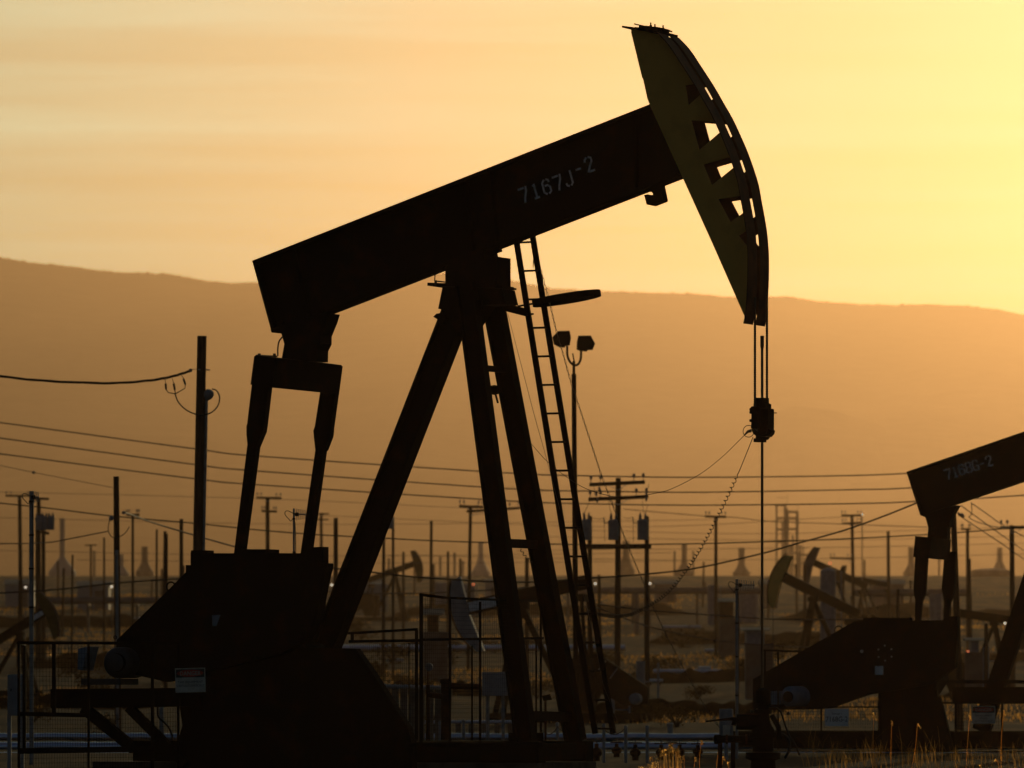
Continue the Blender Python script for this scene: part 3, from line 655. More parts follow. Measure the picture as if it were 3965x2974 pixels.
# ================================================================== the second pumpjack, cut by the right edge of the frame
def right_pumpjack():
    O, F, L, PL = frame(3800, 1.48, 14.0); UP = V((0, 0, 1))
    root = thing('pumpjack', 'dark pumpjack with number 7168G-2 on its beam, cut off by the right edge', 'pumpjack', O, 'pumpjacks on the oil field')
    q = lambda x, y: (3300 + x / 2.37, 1600 + y / 2.37)
    q2 = lambda x, y: (3465 + x / 3.686, 2150 + y / 3.686)
    tl, tr, bl, br = (3516, 1828), (4560, 1470), (3570, 1997), (4560, 1665)
    d = (PL(*tr, 0) - PL(*tl, 0)).normalized(); nrm = d.cross(L).normalized(); nrm = nrm if nrm.z > 0 else -nrm
    m = MB(); hw = .16
    m.prism([PL(*p, -.02) for p in (tl, tr, br, bl)], L * .04)
    for a, b, s in ((tl, tr, -1), (bl, br, 1)): m.bar(PL(*a, 0) + nrm * (.02 * s), PL(*b, 0) + nrm * (.02 * s), .04, 2 * hw, side=nrm)
    m.bar(PL(*tl, 0) + d * .012, PL(*bl, 0) + d * .012, .024, 2 * hw - .01, side=d)
    beam = m.build('walking_beam', 'black', root)
    st = MB(); org = PL(3664, 1860, -.024); right = (PL(3844, 1803, -.024) - org).normalized(); up2 = L.cross(right); up2 = up2 if up2.z > 0 else -up2
    stencil(st, '7168G-2', org, right, up2, .19, .66, .15); st.build('beam_number', 'white', beam)
    # horsehead beyond the frame
    m = MB(); A = PL(*tr, 0); B = PL(*br, 0)
    hp = [A + nrm * 1.5 - d * .1, A + nrm * 1.5 + d * .4, A + nrm * .7 + d * .75, A + d * .95, B + d * .95, B - nrm * .8 + d * .8, B - nrm * 1.5 + d * .45, B - nrm * 1.5 + d * .15, B - d * .2, A - d * .2]
    m.prism([p - L * .2 for p in hp], L * .4); m.build('horsehead', 'yellow', root)
    m = MB(); m.prism([PL(*q(*p), -.16) for p in ((630, 930), (645, 945), (670, 955), (698, 1050), (690, 1145), (870, 1155), (872, 1045), (890, 1040), (893, 1000), (905, 960), (965, 845))], L * .32); tb = m.build('tail_bearing', 'black', root)
    m = MB(); A, B, C_ = PL(*q(577, 1128), -.95), PL(*q(560, 1320), -.95), PL(*q(708, 1332), -.95)
    m.prism([A, A + (C_ - B), C_, B], L * 1.9); m.build('equalizer', 'black', root)
    for lat, pr in ((-.86, ((300, -70, 465, -60), (290, 30, 465, 40), (268, 430, 440, 430), (265, 480, 440, 480), (270, 560, 428, 560), (290, 640, 388, 660), (285, 930, 360, 930), (275, 1300, 350, 1300))),
                    (.86, ((705, -60, 865, -50), (700, 60, 860, 65), (672, 420, 848, 430), (668, 470, 845, 475), (680, 560, 830, 560), (700, 680, 790, 680), (690, 920, 775, 920), (680, 1300, 765, 1300)))):
        m = MB(); m.prism([PL(*q2(a, b), lat - .06) for a, b, c, e in pr] + [PL(*q2(c, e), lat - .06) for a, b, c, e in pr[::-1]], L * .12); m.build('pitman_arm', 'black', root)
    m = MB(); m.prism([PL(*p, -1.35) for p in ((2915, 2630), (2958, 2606), (3308.5, 2405), (3676, 2401), (3676, 2387), (3706, 2386), (3708, 2444), (3697, 2584), (3600, 2650), (3359, 2690), (3200, 2746), (2915, 2750))], L * .26)
    gd = m.build('belt_guard', 'black', root)
    m = MB(); m.bar(PL(3347, 2399, -1.2), PL(3528, 2399, -1.2), .24, .06, side=L); m.build('guard_hatch', 'black', gd)
    m = MB(); m.ring(PL(3247, 2440, -1.2), F, UP, .07, .01, 18, 6); m.build('lifting_eye', 'black', gd)
    m = MB(); m.prism([PL(*p, -1.362) for p in ((3388, 2579), (3420, 2579), (3420, 2613), (3388, 2613))], L * .006); m.build('pale_plate', 'white', gd)
    for k in range(6):
        a = pi / 3 * k + .5; m = MB(); m.lathe(PL(3427 + 29 * cos(a), 2529 + 29 * sin(a), -1.352), [(.016, 0), (.016, .012)], 8, axis=-L); m.build('guard_bolt', 'grey', gd)
    m = MB(); m.lathe(PL(3337, 2522, -1.352), [(.03, 0), (.03, .012)], 10, axis=-L); m.build('guard_bolt', 'grey', gd)
    m = MB(); m.prism([PL(*p, -.5) for p in ((3330, 2440), (3640, 2425), (3630, 2640), (3590, 2700), (3590, 2990), (3400, 2990), (3400, 2680))], L * 1.0); m.build('gear_reducer', 'black', root)
    for lat in (-1.0, .84):
        m = MB(); m.prism([PL(u, v, lat) for u, v in ((3490, 2500), (3600, 2500), (3640, 2760), (3460, 2760))], L * .15); ca = m.build('crank_arm', 'black', root)
        m = MB(); m.prism([PL(u, v, lat - .16) for u, v in ((3420, 2700), (3640, 2700), (3690, 2900), (3660, 3010), (3420, 3010), (3390, 2880))], L * .15); m.build('counterweight', 'black', ca)
    m = MB(); m.lathe(PL(3056, 2698, -1.85), [(.08, -.06), (.165, 0), (.18, .03), (.18, .40), (.1, .44)], 28, axis=(L + F * .35).normalized()); mo = m.build('drive_motor', 'bluegrey', root, True)
    m = MB(); m.lathe(PL(3050, 2698, -1.92), [(.03, 0), (.095, .0), (.095, .03)], 18, axis=(L + F * .35).normalized()); m.build('fan_cover', 'black', mo)
    m = MB(); m.prism([PL(*p, -1.8) for p in ((2985, 2676), (3022, 2676), (3022, 2728), (2985, 2728))], L * .25); m.build('terminal_box', 'bluegrey', mo)
    def leg(t, lt, b, lb, wd):
        m = MB(); A, B = PL(*t, lt), PL(*b, lb); dd = (B - A).normalized(); sd = F - dd * F.dot(dd); sd.normalize()
        m.bar(A, B, wd, wd * .8, side=sd); m.build('samson_leg', 'black', root)
    leg((4085, 1980), 0, (3800, 2830), 0, .30); leg((4140, 1960), -.25, (4280, 2960), -.95, .26); leg((4150, 1960), .25, (4400, 2940), .95, .26)
    m = MB(); m.bar(PL(4115, 1960, -.3), PL(4115, 1960, .3), .35, .3, side=F); m.build('saddle_bearing', 'black', root)
    m = MB()
    for sg in (-.7, .7): m.bar(O + F * (-4.2) + L * sg + UP * .2, O + F * 2 + L * sg + UP * .2, .2, .28, side=L)
    for x in (-4.1, -2.4, -.6, 1.2): m.bar(O + F * x - L * .61 + UP * .2, O + F * x + L * .61 + UP * .2, .16, .22, side=F)
    m.build('skid_base', 'black', root)
    m = MB(); m.bar(PL(3680, 2640, -.6), PL(4200, 2640, -.6), .8, .06, side=L); m.bar(PL(3690, 2690, -.6), PL(4100, 2690, -.6), .1, .26, side=L); m.build('work_platform', 'black', root)
    return O, F, L, PL
RP = right_pumpjack()

# ================================================================== smaller pumpjacks on the plain
def field_pumpjack(u, D, yaw, face, tilt, k, label, head_m='yellow', plate=None, stripes=False, pv=None):
    """u, D: foot of the post; face +1 head to the right, -1 to the left; tilt: beam angle, degrees; k: size"""
    g = G(u, D); a = radians(yaw)
    F = V((cos(a), -sin(a), 0)) * face; L = V((0, 0, 1)).cross(F).normalized(); UP = V((0, 0, 1))
    root = thing('pumpjack', label, 'pumpjack', g, 'pumpjacks on the oil field')
    W = lambda x, y, z: g + F * (x * k) + L * (y * k) + UP * (z * k)
    H = 5.4 if pv is None else (HC + (HV - pv) * S * D - g.z) / k
    t = radians(tilt); ct, st = cos(t), sin(t)
    B = lambda x, z, y=0: W(x * ct - z * st, y, H + x * st + z * ct)      # beam frame, origin at the pivot
    m = MB(); m.prism([B(x, z, -.03) for x, z in ((-2.9, .12), (2.3, .12), (2.3, .66), (-2.9, .66))], L * (.06 * k))
    for z in (.12, .66): m.bar(B(-2.9, z), B(2.3, z), .34 * k, .05 * k, side=L)
    beam = m.build('walking_beam', 'black', root)
    if plate:
        m = MB(); m.prism([B(x, z, -.19 if face > 0 else .17) for x, z in plate], L * (.015 * k)); m.build('number_plate', 'white', beam)
    m = MB(); arc = [(2.95 * cos(radians(q)), .4 + 2.95 * sin(radians(q))) for q in range(-40, 28, 5)]
    m.prism([B(x, z, -.2) for x, z in [(2.25, .66), (2.25, .1), (1.95, -1.55)] + arc + [(2.3, 1.75)]], L * (.4 * k)); m.build('horsehead', head_m, root)
    m = MB(); pts = [B(3.0 * cos(radians(q)), .4 + 3.0 * sin(radians(q))) for q in range(-40, 28, 5)]
    for p, r in zip(pts, pts[1:]): m.bar(p, r, .5 * k, .04 * k, side=L)
    m.build('cable_track', 'rust', root)
    low = B(2.99, .4); x0 = (low - g).dot(F); m = MB(); m.tube([low, V((low.x, low.y, g.z + .5 * k))], .02 * k, 6); m.build('polished_rod', 'wire', root)
    for y in (-1, 1):
        m = MB(); m.bar(W(.05, .22 * y, H - .1), W(1.0, .95 * y, .2), .26 * k, .22 * k); m.build('front_leg', 'black', root)
    m = MB(); m.bar(W(-.05, 0, H - .15), W(-2.2, 0, .4), .26 * k, .24 * k); m.build('rear_leg', 'black', root)
    m = MB(); m.bar(W(-.3, 0, H), W(.3, 0, H), .5 * k, .3 * k); m.build('saddle_bearing', 'black', root)
    m = MB(); e0 = B(-2.7, -.25); m.bar(e0 - L * (.95 * k), e0 + L * (.95 * k), .3 * k, .3 * k); m.build('equalizer', 'black', root)
    for y in (-.85, .85):
        m = MB(); e1 = e0 + L * (y * k); m.bar(e1, W(-2.95, y, 1.55), .16 * k, .12 * k); m.build('pitman_arm', 'black', root)
        m = MB(); m.prism([W(x, y * 1.1, z) for x, z in ((-2.3, 2.6), (-2.75, 2.4), (-3.3, 1.3), (-3.0, .6), (-2.2, .7), (-1.9, 1.5))], L * (.2 * k)); m.build('counterweight', 'black', root)
    m = MB(); m.prism([W(x, -.5, z) for x, z in ((-3.1, .5), (-1.7, .5), (-1.7, 2.7), (-3.0, 2.7))], L * k); m.build('gear_reducer', 'black', root)
    m = MB(); m.prism([W(x, -1.35, z) for x, z in ((-2.0, 2.9), (-3.1, 2.9), (-5.2, 1.5), (-5.2, .8), (-4.3, .7), (-2.2, 1.7))], L * (.25 * k)); bg_ = m.build('belt_guard', 'black', root)
    if stripes:
        for j in range(2):
            m = MB(); m.bar(W(-3.4 - .5 * j, -1.36 if face > 0 else -1.08, 2.6 - .33 * j), W(-3.1 - .5 * j, -1.36 if face > 0 else -1.08, 2.2 - .33 * j), .1 * k, .02 * k); m.build('warning_stripe', 'white', bg_)
    m = MB(); m.lathe(W(-4.8, -.8, 1.0), [(.15 * k, -.05 * k), (.24 * k, 0), (.24 * k, .7 * k), (.15 * k, .75 * k)], 12, axis=L); m.build('drive_motor', 'bluegrey', root)
    m = MB()
    for y in (-.7, .7): m.bar(W(-5.2, y, .2), W(1.4, y, .2), .2 * k, .4 * k, side=L)
    for x in (-5, -2, 1.2): m.bar(W(x, -.61, .2), W(x, .61, .2), .2 * k, .3 * k, side=F)
    m.build('skid_base', 'black', root)
    return root
field_pumpjack(3150, 3.4, 18, -1, 26, .66, 'distant pumpjack with a yellow horsehead raised, facing left behind the polished rod', 'yellow', pv=2320)
field_pumpjack(1530, 7.0, 12, 1, 19, .80, 'distant pumpjack facing right under a bare pole, its beam tilted upward above the plain', 'yellowdim', pv=2225)
field_pumpjack(2020, 2.25, 10, -1, -12, .62, 'dark pumpjack with a grey horsehead lowered, seen between the black front legs', 'grey', plate=((1.0, .2), (2.2, .2), (2.2, .6), (1.0, .6)), stripes=True, pv=2345)
field_pumpjack(75, 2.9, 14, 1, 30, .50, 'pumpjack with dim painted yellow horsehead and white panel on its beam, at the left edge', 'yellowdim', plate=((1.35, .25), (2.2, .25), (2.2, .55), (1.35, .55)), pv=2455)
field_pumpjack(3345, 6.0, 10, -1, 10, .62, 'small far pumpjack facing left beside a pale upright tank', 'black', pv=2262)
field_pumpjack(3235, 5.2, 16, -1, 24, .70, 'far pumpjack with a dull dark horsehead raised behind a pale upright tank', 'plant', pv=2235)
field_pumpjack(3850, 3.0, 14, 1, -8, .5, 'small pumpjack standing beyond the slanted leg at the right edge', 'black')

# ================================================================== poles and wires
K = 3965 / 2212.0
GPOLE = 'wooden utility poles across the oil field'
def at(u, v, D): return P(u, v, D)
def pole(u, vt, D, dia, label, lean=0, arms=(), name='utility_pole', m='wood', group=GPOLE, trunk='pole_shaft', ins=True, taper=.8):
    """arms: (v at the pole, u left, u right, drop of the right end in frame units)"""
    ub = u - lean; b = G(ub, D); t = P(u, vt, D)
    root = thing(name, label, 'utility pole', b, group)
    mb = MB(); mb.tube([b - V((0, 0, .3)), b.lerp(t, .5), t], [dia / 2, dia / 2 * (1 + taper) / 2, dia / 2 * taper], 12); mb.build(trunk, m, root, True)
    for av, u0, u1, dr in arms:
        uc = u; y = V((0, -dia * .55, 0))
        A, B = P(u0, av - dr * (u - u0) / max(1, u1 - u0), D) + y, P(u1, av + dr * (u1 - u) / max(1, u1 - u0), D) + y
        mb = MB(); mb.bar(A, B, .09, .11); am = mb.build('crossarm', 'wood', root)
        if abs(u1 - u0) * S * D > 1.0:
            for e in (.28, .72):
                mb = MB(); q = A.lerp(B, e); mb.bar(q + V((0, .06, 0)), P(u, av + 26 * 2.6 / D, D) + V((0, -dia * .5, 0)), .035, .02); mb.build('arm_brace', 'galv', am)
        if ins:
            for e in (.03, .2, .8, .97):
                q = A.lerp(B, e); mb = MB(); mb.lathe(q + V((0, 0, .055)), [(.012, 0), (.012, .1), (.05, .1), (.035, .15), (.05, .17), (.025, .22)], 8); mb.build('insulator', 'porcelain', am)
    return root
def wire(pts, D, r, label, name='overhead_wire', m='wire', sm=6, D2=None, group='overhead wires'):
    n = len(pts); D2 = D2 or D
    p = [P(u, v, D + (D2 - D) * i / (n - 1)) for i, (u, v) in enumerate(pts)]
    mb = MB(); mb.tube(spline(p, sm) if n > 2 else sag(p[0], p[1], .02 * (p[1] - p[0]).length ** .9, 20), r, 6)
    return solo(mb, name, m, label, 'wire', p[0], group)

# ---- the tall stub pole behind the near pumpjack
pa = pole(782, 1301, 1.6, .20, 'thick bare wooden pole with grey conduit and weatherhead, left of the near pumpjack', 30, taper=.86)
D = 1.6; mb = MB(); mb.tube([P(800, 1545, D), P(788, 2140, D), G(775, D)], .028, 10); mb.build('conduit', 'galv', pa, True)
mb = MB(); mb.lathe(P(800, 1545, D) - V((0, 0, .02)), [(.03, 0), (.05, .02), (.085, .07), (.1, .13), (.07, .19), (.02, .21)], 14, axis=V((.35, -.2, .9)).normalized()); mb.build('weatherhead', 'grey', pa, True)
mb = MB(); c1_ = lambda x, y: P(x / 1.843, 1200 + y / 1.843, D) + V((0, -.14, 0))
mb.tube(spline([c1_(*p) for p in ((1250, 595), (1275, 660), (1330, 715), (1395, 745), (1450, 752), (1510, 735), (1555, 690), (1570, 630), (1550, 580), (1515, 565))], 5), .013, 7); mb.build('drip_loop', 'cable', pa)
for a, b_, c in (((1180, 495), (1188, 545), (1205, 592)), ((1230, 488), (1250, 550), (1256, 600)), ((1293, 462), (1325, 510), (1322, 562))):
    mb = MB(); A, B, C = c1_(*a), c1_(*b_), c1_(*c); e = c1_(1252, 602)
    mb.tube([A, A.lerp(B, .6), A.lerp(B, .6)+V((0,0,-.012)), B + V((0,0,-.06)), B+V((0,0,-.07)), C, e], [.006, .006, .02, .02, .008, .008, .01], 7); mb.build('splice', 'cable', pa)
mb = MB(); mb.lathe(c1_(1362, 447), [(.01, 0), (.03, .01), (.03, .06), (.01, .07)], 8); mb.tube([c1_(1362, 430), c1_(1405, 425)], .006, 5); mb.build('insulator', 'porcelain', pa)
mb = MB(); mb.tube([P(770, 1432, D) + V((0, -.1, 0)), P(811, 1432, D) + V((0, .08, 0))], .012, 6); mb.build('through_bolt', 'galv', pa)
tw = [(-300, 1415), (0, 1457.7), (190, 1476.7), (423, 1484.9), (570, 1475.6), (651, 1463), (705, 1448.5), (740, 1437)]
core = spline([P(u, v, D) + V((0, -.14, 0)) for u, v in tw], 14); mb = MB()
for ph in (0, 2.1, 4.2):
    mb.tube([p + V((0, cos(ph + i * .22) * .014, sin(ph + i * .22) * .014)) for i, p in enumerate(core)], .0115, 6)
solo(mb, 'service_drop', 'cable', 'thick twisted black service cable running left from the bare pole', 'cable', core[0])

pb = pole(450, 1845, 2.0, .165, 'shorter dark wooden pole with grey conduit, left of the belt guard', -8)
D = 2.0; mb = MB(); mb.tube([P(453, 2130, D) + V((0, -.11, 0)), G(456, D) + V((0, -.11, 0))], .035, 10); mb.build('conduit', 'galv', pb, True)
mb = MB(); c0_ = lambda x, y: P(x / 3.686, 1850 + y / 3.686, D) + V((0, -.1, 0)); mb.lathe(c0_(1590, 610), [(.03, 0), (.06, .03), (.05, .09), (.01, .1)], 10); mb.build('weatherhead', 'bluegrey', pb)
mb = MB(); mb.tube(spline([c0_(*p) for p in ((1570, 610), (1548, 700), (1560, 790), (1610, 850), (1690, 850), (1790, 790), (1850, 700))], 5), .010, 6); mb.build('drip_loop', 'cable', pb)
mb = MB(); mb.lathe(c0_(1770, 500), [(.015, -.04), (.04, -.03), (.04, .03), (.015, .04)], 8); mb.build('insulator', 'bluegrey', pb)
wire([(477, 1983), (515, 1995), (586, 2022), (727, 2065), (922, 2120), (1100, 2160)], 2.0, .02, 'black cable dropping right from the shorter conduit pole behind the big bare pole', 'service_drop', 'cable', D2=2.3)
for x0, x1, y in ((500, 520, 2020), (530, 540, 2030)):
    pass
wire([(418, 2057), (244, 2091), (176, 2101), (0, 2105), (-250, 2095)], 2.3, .015, 'faint wire sagging left from the shorter conduit pole')

# ---- the three parallel conductors and the rest
X = lambda pts: pts
wire([(-300, 1595), (0, 1636), (749, 1737), (1000, 1766), (1946, 1830), (2298, 1843), (2700, 1848), (3200, 1843), (3515, 1833), (4200, 1795)], 3.0, .022, 'topmost of the three parallel wires crossing behind the near pumpjack')
wire([(-300, 1655), (0, 1696), (749, 1798), (1000, 1824), (1953, 1891), (2331, 1902), (2700, 1906), (3300, 1896), (3532, 1889), (4200, 1850)], 3.0, .022, 'middle of the three parallel wires crossing behind the near pumpjack')
wire([(-300, 1716), (0, 1757), (749, 1853), (1000, 1877), (1960, 1939), (2298, 1951), (2700, 1956), (3300, 1950), (3549, 1942), (3798, 1929), (4200, 1900)], 3.0, .022, 'lowest of the three parallel wires crossing behind the near pumpjack')
wire([(-200, 1928), (0, 1948), (190, 1968), (434, 1998), (760, 2027), (1000, 2052), (1225, 2070), (1491, 2084), (1660, 2093), (1900, 2101), (2297, 2109), (2700, 2105), (2980, 2097), (3300, 2085), (3667, 2065), (3907, 2045), (4200, 2015)], 2.4, .017, 'single dark wire crossing the whole scene just above the transformer beam', m='cable')
wire([(1290, 2200), (1443, 2216), (1605, 2234), (1768, 2245), (1900, 2252), (2080, 2253), (2308, 2237), (2503, 2223), (2700, 2199), (2947, 2144), (3088, 2104), (3300, 2043), (3553, 1946), (3690, 1880)], 2.1, .020, 'thick black cable climbing right behind the polished rod to the tail of the right pumpjack', 'service_drop', 'cable')
wire([(-200, 2305), (0, 2296), (217, 2283), (450, 2258), (684, 2242), (900, 2236)], 2.4, .022, 'dark cable rising gently right across the low ground at the left edge', 'service_drop', 'cable')
wire([(1250, 2290), (1410, 2297), (1632, 2297), (1900, 2285), (2150, 2268)], 2.6, .018, 'dark wire sagging low behind the raised mesh cage')
wire([(2304, 2338), (2386, 2349), (2521, 2364), (2750, 2381), (2980, 2397), (3197, 2399), (3400, 2396)], 2.2, .016, 'dark wire passing low behind the polished rod, above another')
wire([(2310, 2352), (2440, 2402), (2548, 2435), (2750, 2476), (2947, 2497), (3150, 2507)], 2.2, .014, 'lowest dark wire falling right behind the coil cord')
wire([(0, 1802), (130, 1829), (440, 1889)], 3.0, .010, 'thin faint wire above the antenna at the left edge, with one small insulator')
mb = MB(); mb.lathe(P(130, 1829, 2.98), [(.03, -.05), (.06, -.03), (.06, .03), (.03, .05)], 8); solo(mb, 'wire_insulator', 'porcelain', 'small insulator hanging in the thin wire at the left', 'insulator', P(130, 1829, 2.98))

# ---- pole with transformers
D = 2.6; hc = pole(2394, 1851, D, .20, 'tall pole with two tilted crossarms and three grey transformers, right of the ladder', 4, ((1872, 2282, 2497, -10), (1929, 2278, 2510, -10)))
c = lambda x, y, dy=0: P(2250 + x / 3.686, 1800 + y / 3.686, D) + V((0, dy, 0))
sp = []
for xl, xt, lb in ((125, 30, 'left'), (938, 875, 'right')):
    mb = MB(); b = G(2250 + xl / 3.686, D); mb.tube([b - V((0, 0, .3)), c(xl, 735)], [.085, .065], 10); mb.build('side_post', 'wood', hc, True)
mb = MB(); mb.bar(c(-20, 1178, -.13), c(1000, 1168, -.13), .10, .12); mb.build('transformer_beam', 'wood', hc)
for x0, x1 in ((5, 140), (386, 530), (800, 950)):
    tr = MB(); w_ = (x1 - x0) / 3.686 * S * D / 2; o = c((x0 + x1) / 2, 1075, -.28); h_ = 277 / 3.686 * S * D
    tr.lathe(o, [(w_ * .95, 0), (w_, .02), (w_, h_ - .03), (w_ * 1.06, h_ - .03), (w_ * 1.06, h_), (w_ * .6, h_ + .04)], 18); to = tr.build('transformer', 'grey', hc, True)
    for k in (-.45, .55):
        mb = MB(); mb.lathe(o + V((w_ * k, 0, h_)), [(.035, 0), (.05, .06), (.035, .09), (.045, .14), (.03, .17), (.014, .24)], 9); mb.build('bushing', 'porcelain', to)
    mb = MB(); mb.bar(o + V((w_, .1, h_ * .2)), o + V((w_, .1, h_ * .95)), .06, .08); mb.build('bracket', 'galv', to); mb = MB(); mb.tube([o + V((-w_, 0, h_ * .88)), o + V((-w_ - .12, 0, h_ * .86)), o + V((-w_ - .13, 0, h_ * 1.15))], .018, 6); mb.build('arrester', 'porcelain', to)
for x, y, x2, y2 in ((160, 755, 330, 755), (600, 745, 740, 745), (330, 755, 335, 1100), (740, 745, 745, 1110), (20, 715, 120, 520), (430, 715, 390, 500), (890, 700, 870, 480), (960, 270, 960, 340), (185, 290, 190, 430), (950, 560, 910, 700)):
    mb = MB(); mb.tube(sag(c(x, y, -.2), c(x2, y2, -.2), .04, 8), .008, 5); mb.build('jumper_wire', 'wire', hc)
for x, y in ((215, 450), (260, 380), (230, 540), (930, 440), (930, 520)):
    mb = MB(); mb.lathe(c(x, y, -.2), [(.02, 0), (.04, .02), (.03, .06), (.045, .09), (.02, .14)], 8); mb.build('cutout', 'porcelain', hc)

# ---- floodlight mast
D = 1.75; g = G(2232, D); root = thing('floodlight_mast', 'steel floodlight mast with two box lamps on a forked top, right of the ladder', 'floodlight', g)
fl = lambda x, y: P(1600 + x / 2.07375, 800 + y / 2.07375, D)
mb = MB(); mb.tube([g - V((0, 0, .2)), fl(1290, 1345)], [.06, .048], 12); mb.tube([fl(1290, 1345), fl(1290, 1240)], .028, 10); mb.build('mast', 'black', root, True)
mb = MB(); mb.tube(spline([fl(*p) for p in ((1236, 1120), (1238, 1190), (1255, 1240), (1290, 1272), (1325, 1265), (1345, 1220), (1348, 1150))], 6), .024, 10); mb.tube([fl(1292, 1240), fl(1280, 1178)], .014, 8); mb.build('fork', 'black', root, True)
for pl in (((1117, 1050), (1165, 1002), (1256, 1000), (1267, 1058), (1258, 1112), (1222, 1118), (1218, 1130), (1175, 1128), (1130, 1105)), ((1325, 1040), (1425, 1038), (1460, 1102), (1442, 1148), (1400, 1150), (1396, 1162), (1345, 1158), (1312, 1146), (1314, 1085))):
    mb = MB(); mb.prism([fl(*p) + V((0, -.16, 0)) for p in pl], V((0, .32, 0))); mb.build('lamp_head', 'black', root)

# ---- poles further off: u, v top, D, diameter, lean, arms, label
far = [
 (76, 1920, 5.0, .26, -6, ((1920, 22, 130, 0),), 'far pole with one crossarm, leftmost of the poles on the plain'),
 (694 + 342, 1925, 4.6, .26, 0, ((1928, 993, 1090, 2), (1980, 1013, 1072, 2)), 'far pole with two short crossarms, seen between the two pitman arms'),
 (1244, 1986, 6.5, .26, 0, ((1990, 1214, 1274, 0), (2012, 1216, 1272, 0)), 'small far pole with double crossarms just right of the right pitman arm'),
 (1300, 2006, 3.2, .20, 0, (), 'plain bare pole between the pitman arms and the slanted rear leg'),
 (639, 2057, 3.4, .15, 6, (), 'thin bare pole left of the big bare pole, leaning slightly'),
 (643, 2067, 2.6, .14, 2, (), 'short thick dark post just left of the big bare pole'),
 (607, 2050, 4.4, .13, 2, (), 'thin slightly leaning post left of the short dark post'),
 (514, 1990, 4.2, .15, 0, ((1994, 490, 540, 0),), 'far pole with a short crossarm right of the conduit pole'),
 (403, 2082, 5.0, .14, 0, (), 'thin far post left of the conduit pole'),
 (352, 2111, 8.0, .22, 0, ((2111, 330, 374, 0),), 'tiny far pole with a crossarm between antenna and conduit pole'),
 (281, 2148, 4.0, .11, 4, (), 'thin dark stake in front of the leftmost chimney'),
 (702, 2010, 3.0, .16, 0, (), 'plain pole just touching the big bare pole on its left'),
 (1486, 2020, 3.6, .16, 2, (), 'bare pole right of the slanted rear leg, nearest to it'),
 (1670, 2017, 4.2, .17, 2, (), 'tall bare pole midway between rear leg and front legs'),
 (1562, 2137, 5.6, .20, 0, (), 'short bare post over the far tilted beam'),
 (1735, 2135, 5.0, .16, 2, (), 'short post left of the crossarm pole by the front legs'),
 (1822, 1960, 3.8, .17, 10, ((1962, 1778, 1872, 4), (1980, 1806, 2016, -14)), 'leaning pole with two long crossarms partly behind the front legs'),
 (2040, 2160, 3.6, .20, 0, (), 'bare pole seen in the gap between the two front legs'),
 (2772, 1998, 4.4, .20, 0, ((2001, 2730, 2811, 2),), 'far pole with one crossarm left of the polished rod'),
 (3299, 1992, 5.0, .22, -8, ((1996, 3257, 3338, 0), (2026, 3260, 3335, -4), (2163, 3213, 3299, 2)), 'far pole with two crossarms between polished rod and right pumpjack'),
 (3439, 2057, 5.0, .22, -3, (), 'bare far pole left of the right pumpjack tail'),
 (3746, 2049, 4.8, .22, -2, ((2049, 3721, 3758, 0),), 'far pole with a small crossarm right of the right pumpjack equalizer'),
 (3752, 2163, 3.4, .18, -6, (), 'short stout post right of the right pumpjack equalizer'),
 (3918, 2034, 3.0, .20, -4, ((2043, 3872, 4010, -4),), 'pole with a crossarm and insulators at the right edge'),
 (3477, 2282, 3.0, .13, 0, (), 'short dark stub post left of the right pumpjack pitman arm'),
 (3818, 2415, 2.4, .13, 0, (), 'short brown post before the slanted leg at the right edge'),
]
for u, vt, D, dia, lean, arms, lab in far: pole(u, vt, D, dia, lab, lean, arms, ins=D < 5.5)
tp_ = pole(150, 1929, 4.2, .24, 'far pole carrying a cluster of grey transformers behind the leftmost antenna mast', 0, ((1931, 128, 190, 2),), ins=False)
for uu in (144, 168):
    mb = MB(); b = G(uu, 4.15); mb.tube([b - V((0, 0, .3)), P(uu, 2040, 4.15)], [.1, .09], 8); mb.build('side_post', 'wood', tp_)
mb = MB(); mb.bar(P(138, 2056, 4.14), P(190, 2066, 4.14), .14); mb.build('transformer_beam', 'wood', tp_)
for uu in (150, 172, 197):
    o = P(uu, 2052, 4.05); mb = MB(); mb.lathe(o, [(.15, 0), (.17, .03), (.17, .60), (.1, .66)], 12); to = mb.build('transformer', 'grey', tp_, True)
    for dx in (-.08, .09):
        mb = MB(); mb.lathe(o + V((dx, 0, .6)), [(.04, 0), (.06, .1), (.02, .22)], 7); mb.build('bushing', 'porcelain', to)
for uu, vv, Dq, lb in ((1512, 2048, 3.5, 'single grey transformer on the bare pole by the rear leg'),):
    pp = pole(1522, 2000, Dq, .13, 'slim pole carrying one grey transformer, partly behind the slanted rear leg', 0, ins=False)
    o = P(uu, vv, Dq) + V((0, -.22, 0)); mb = MB(); mb.lathe(o, [(.14, 0), (.16, .03), (.16, .42), (.1, .48)], 12); mb.build('transformer', 'grey', pp, True)
pr = pole(3690, 1940, 2.0, .165, 'thick leaning wooden pole directly behind the right pumpjack equalizer', -30)
mb = MB(); cc_ = lambda x, y: P(3300 + x / 2.37, 1600 + y / 2.37, 2.0); mb.tube([cc_(968, 912), cc_(985, 930), cc_(1005, 935), cc_(1030, 950)], [.02, .03, .05, .02], 8); mb.build('insulator', 'porcelain', pr)
wire([(3711, 1994), (3800, 2053), (3907, 2125), (4100, 2260)], 2.6, .016, 'lowest of three pale wires falling right from the pole behind the right pumpjack', D2=3.0)
wire([(3722, 1958), (3800, 2015), (3907, 2092), (4100, 2225)], 2.6, .016, 'middle of three pale wires falling right from the pole behind the right pumpjack', D2=3.0)
wire([(3760, 1946), (3830, 1996), (3891, 2037), (4080, 2140)], 2.6, .016, 'uppermost of three pale wires falling right from the pole behind the right pumpjack', D2=3.0)
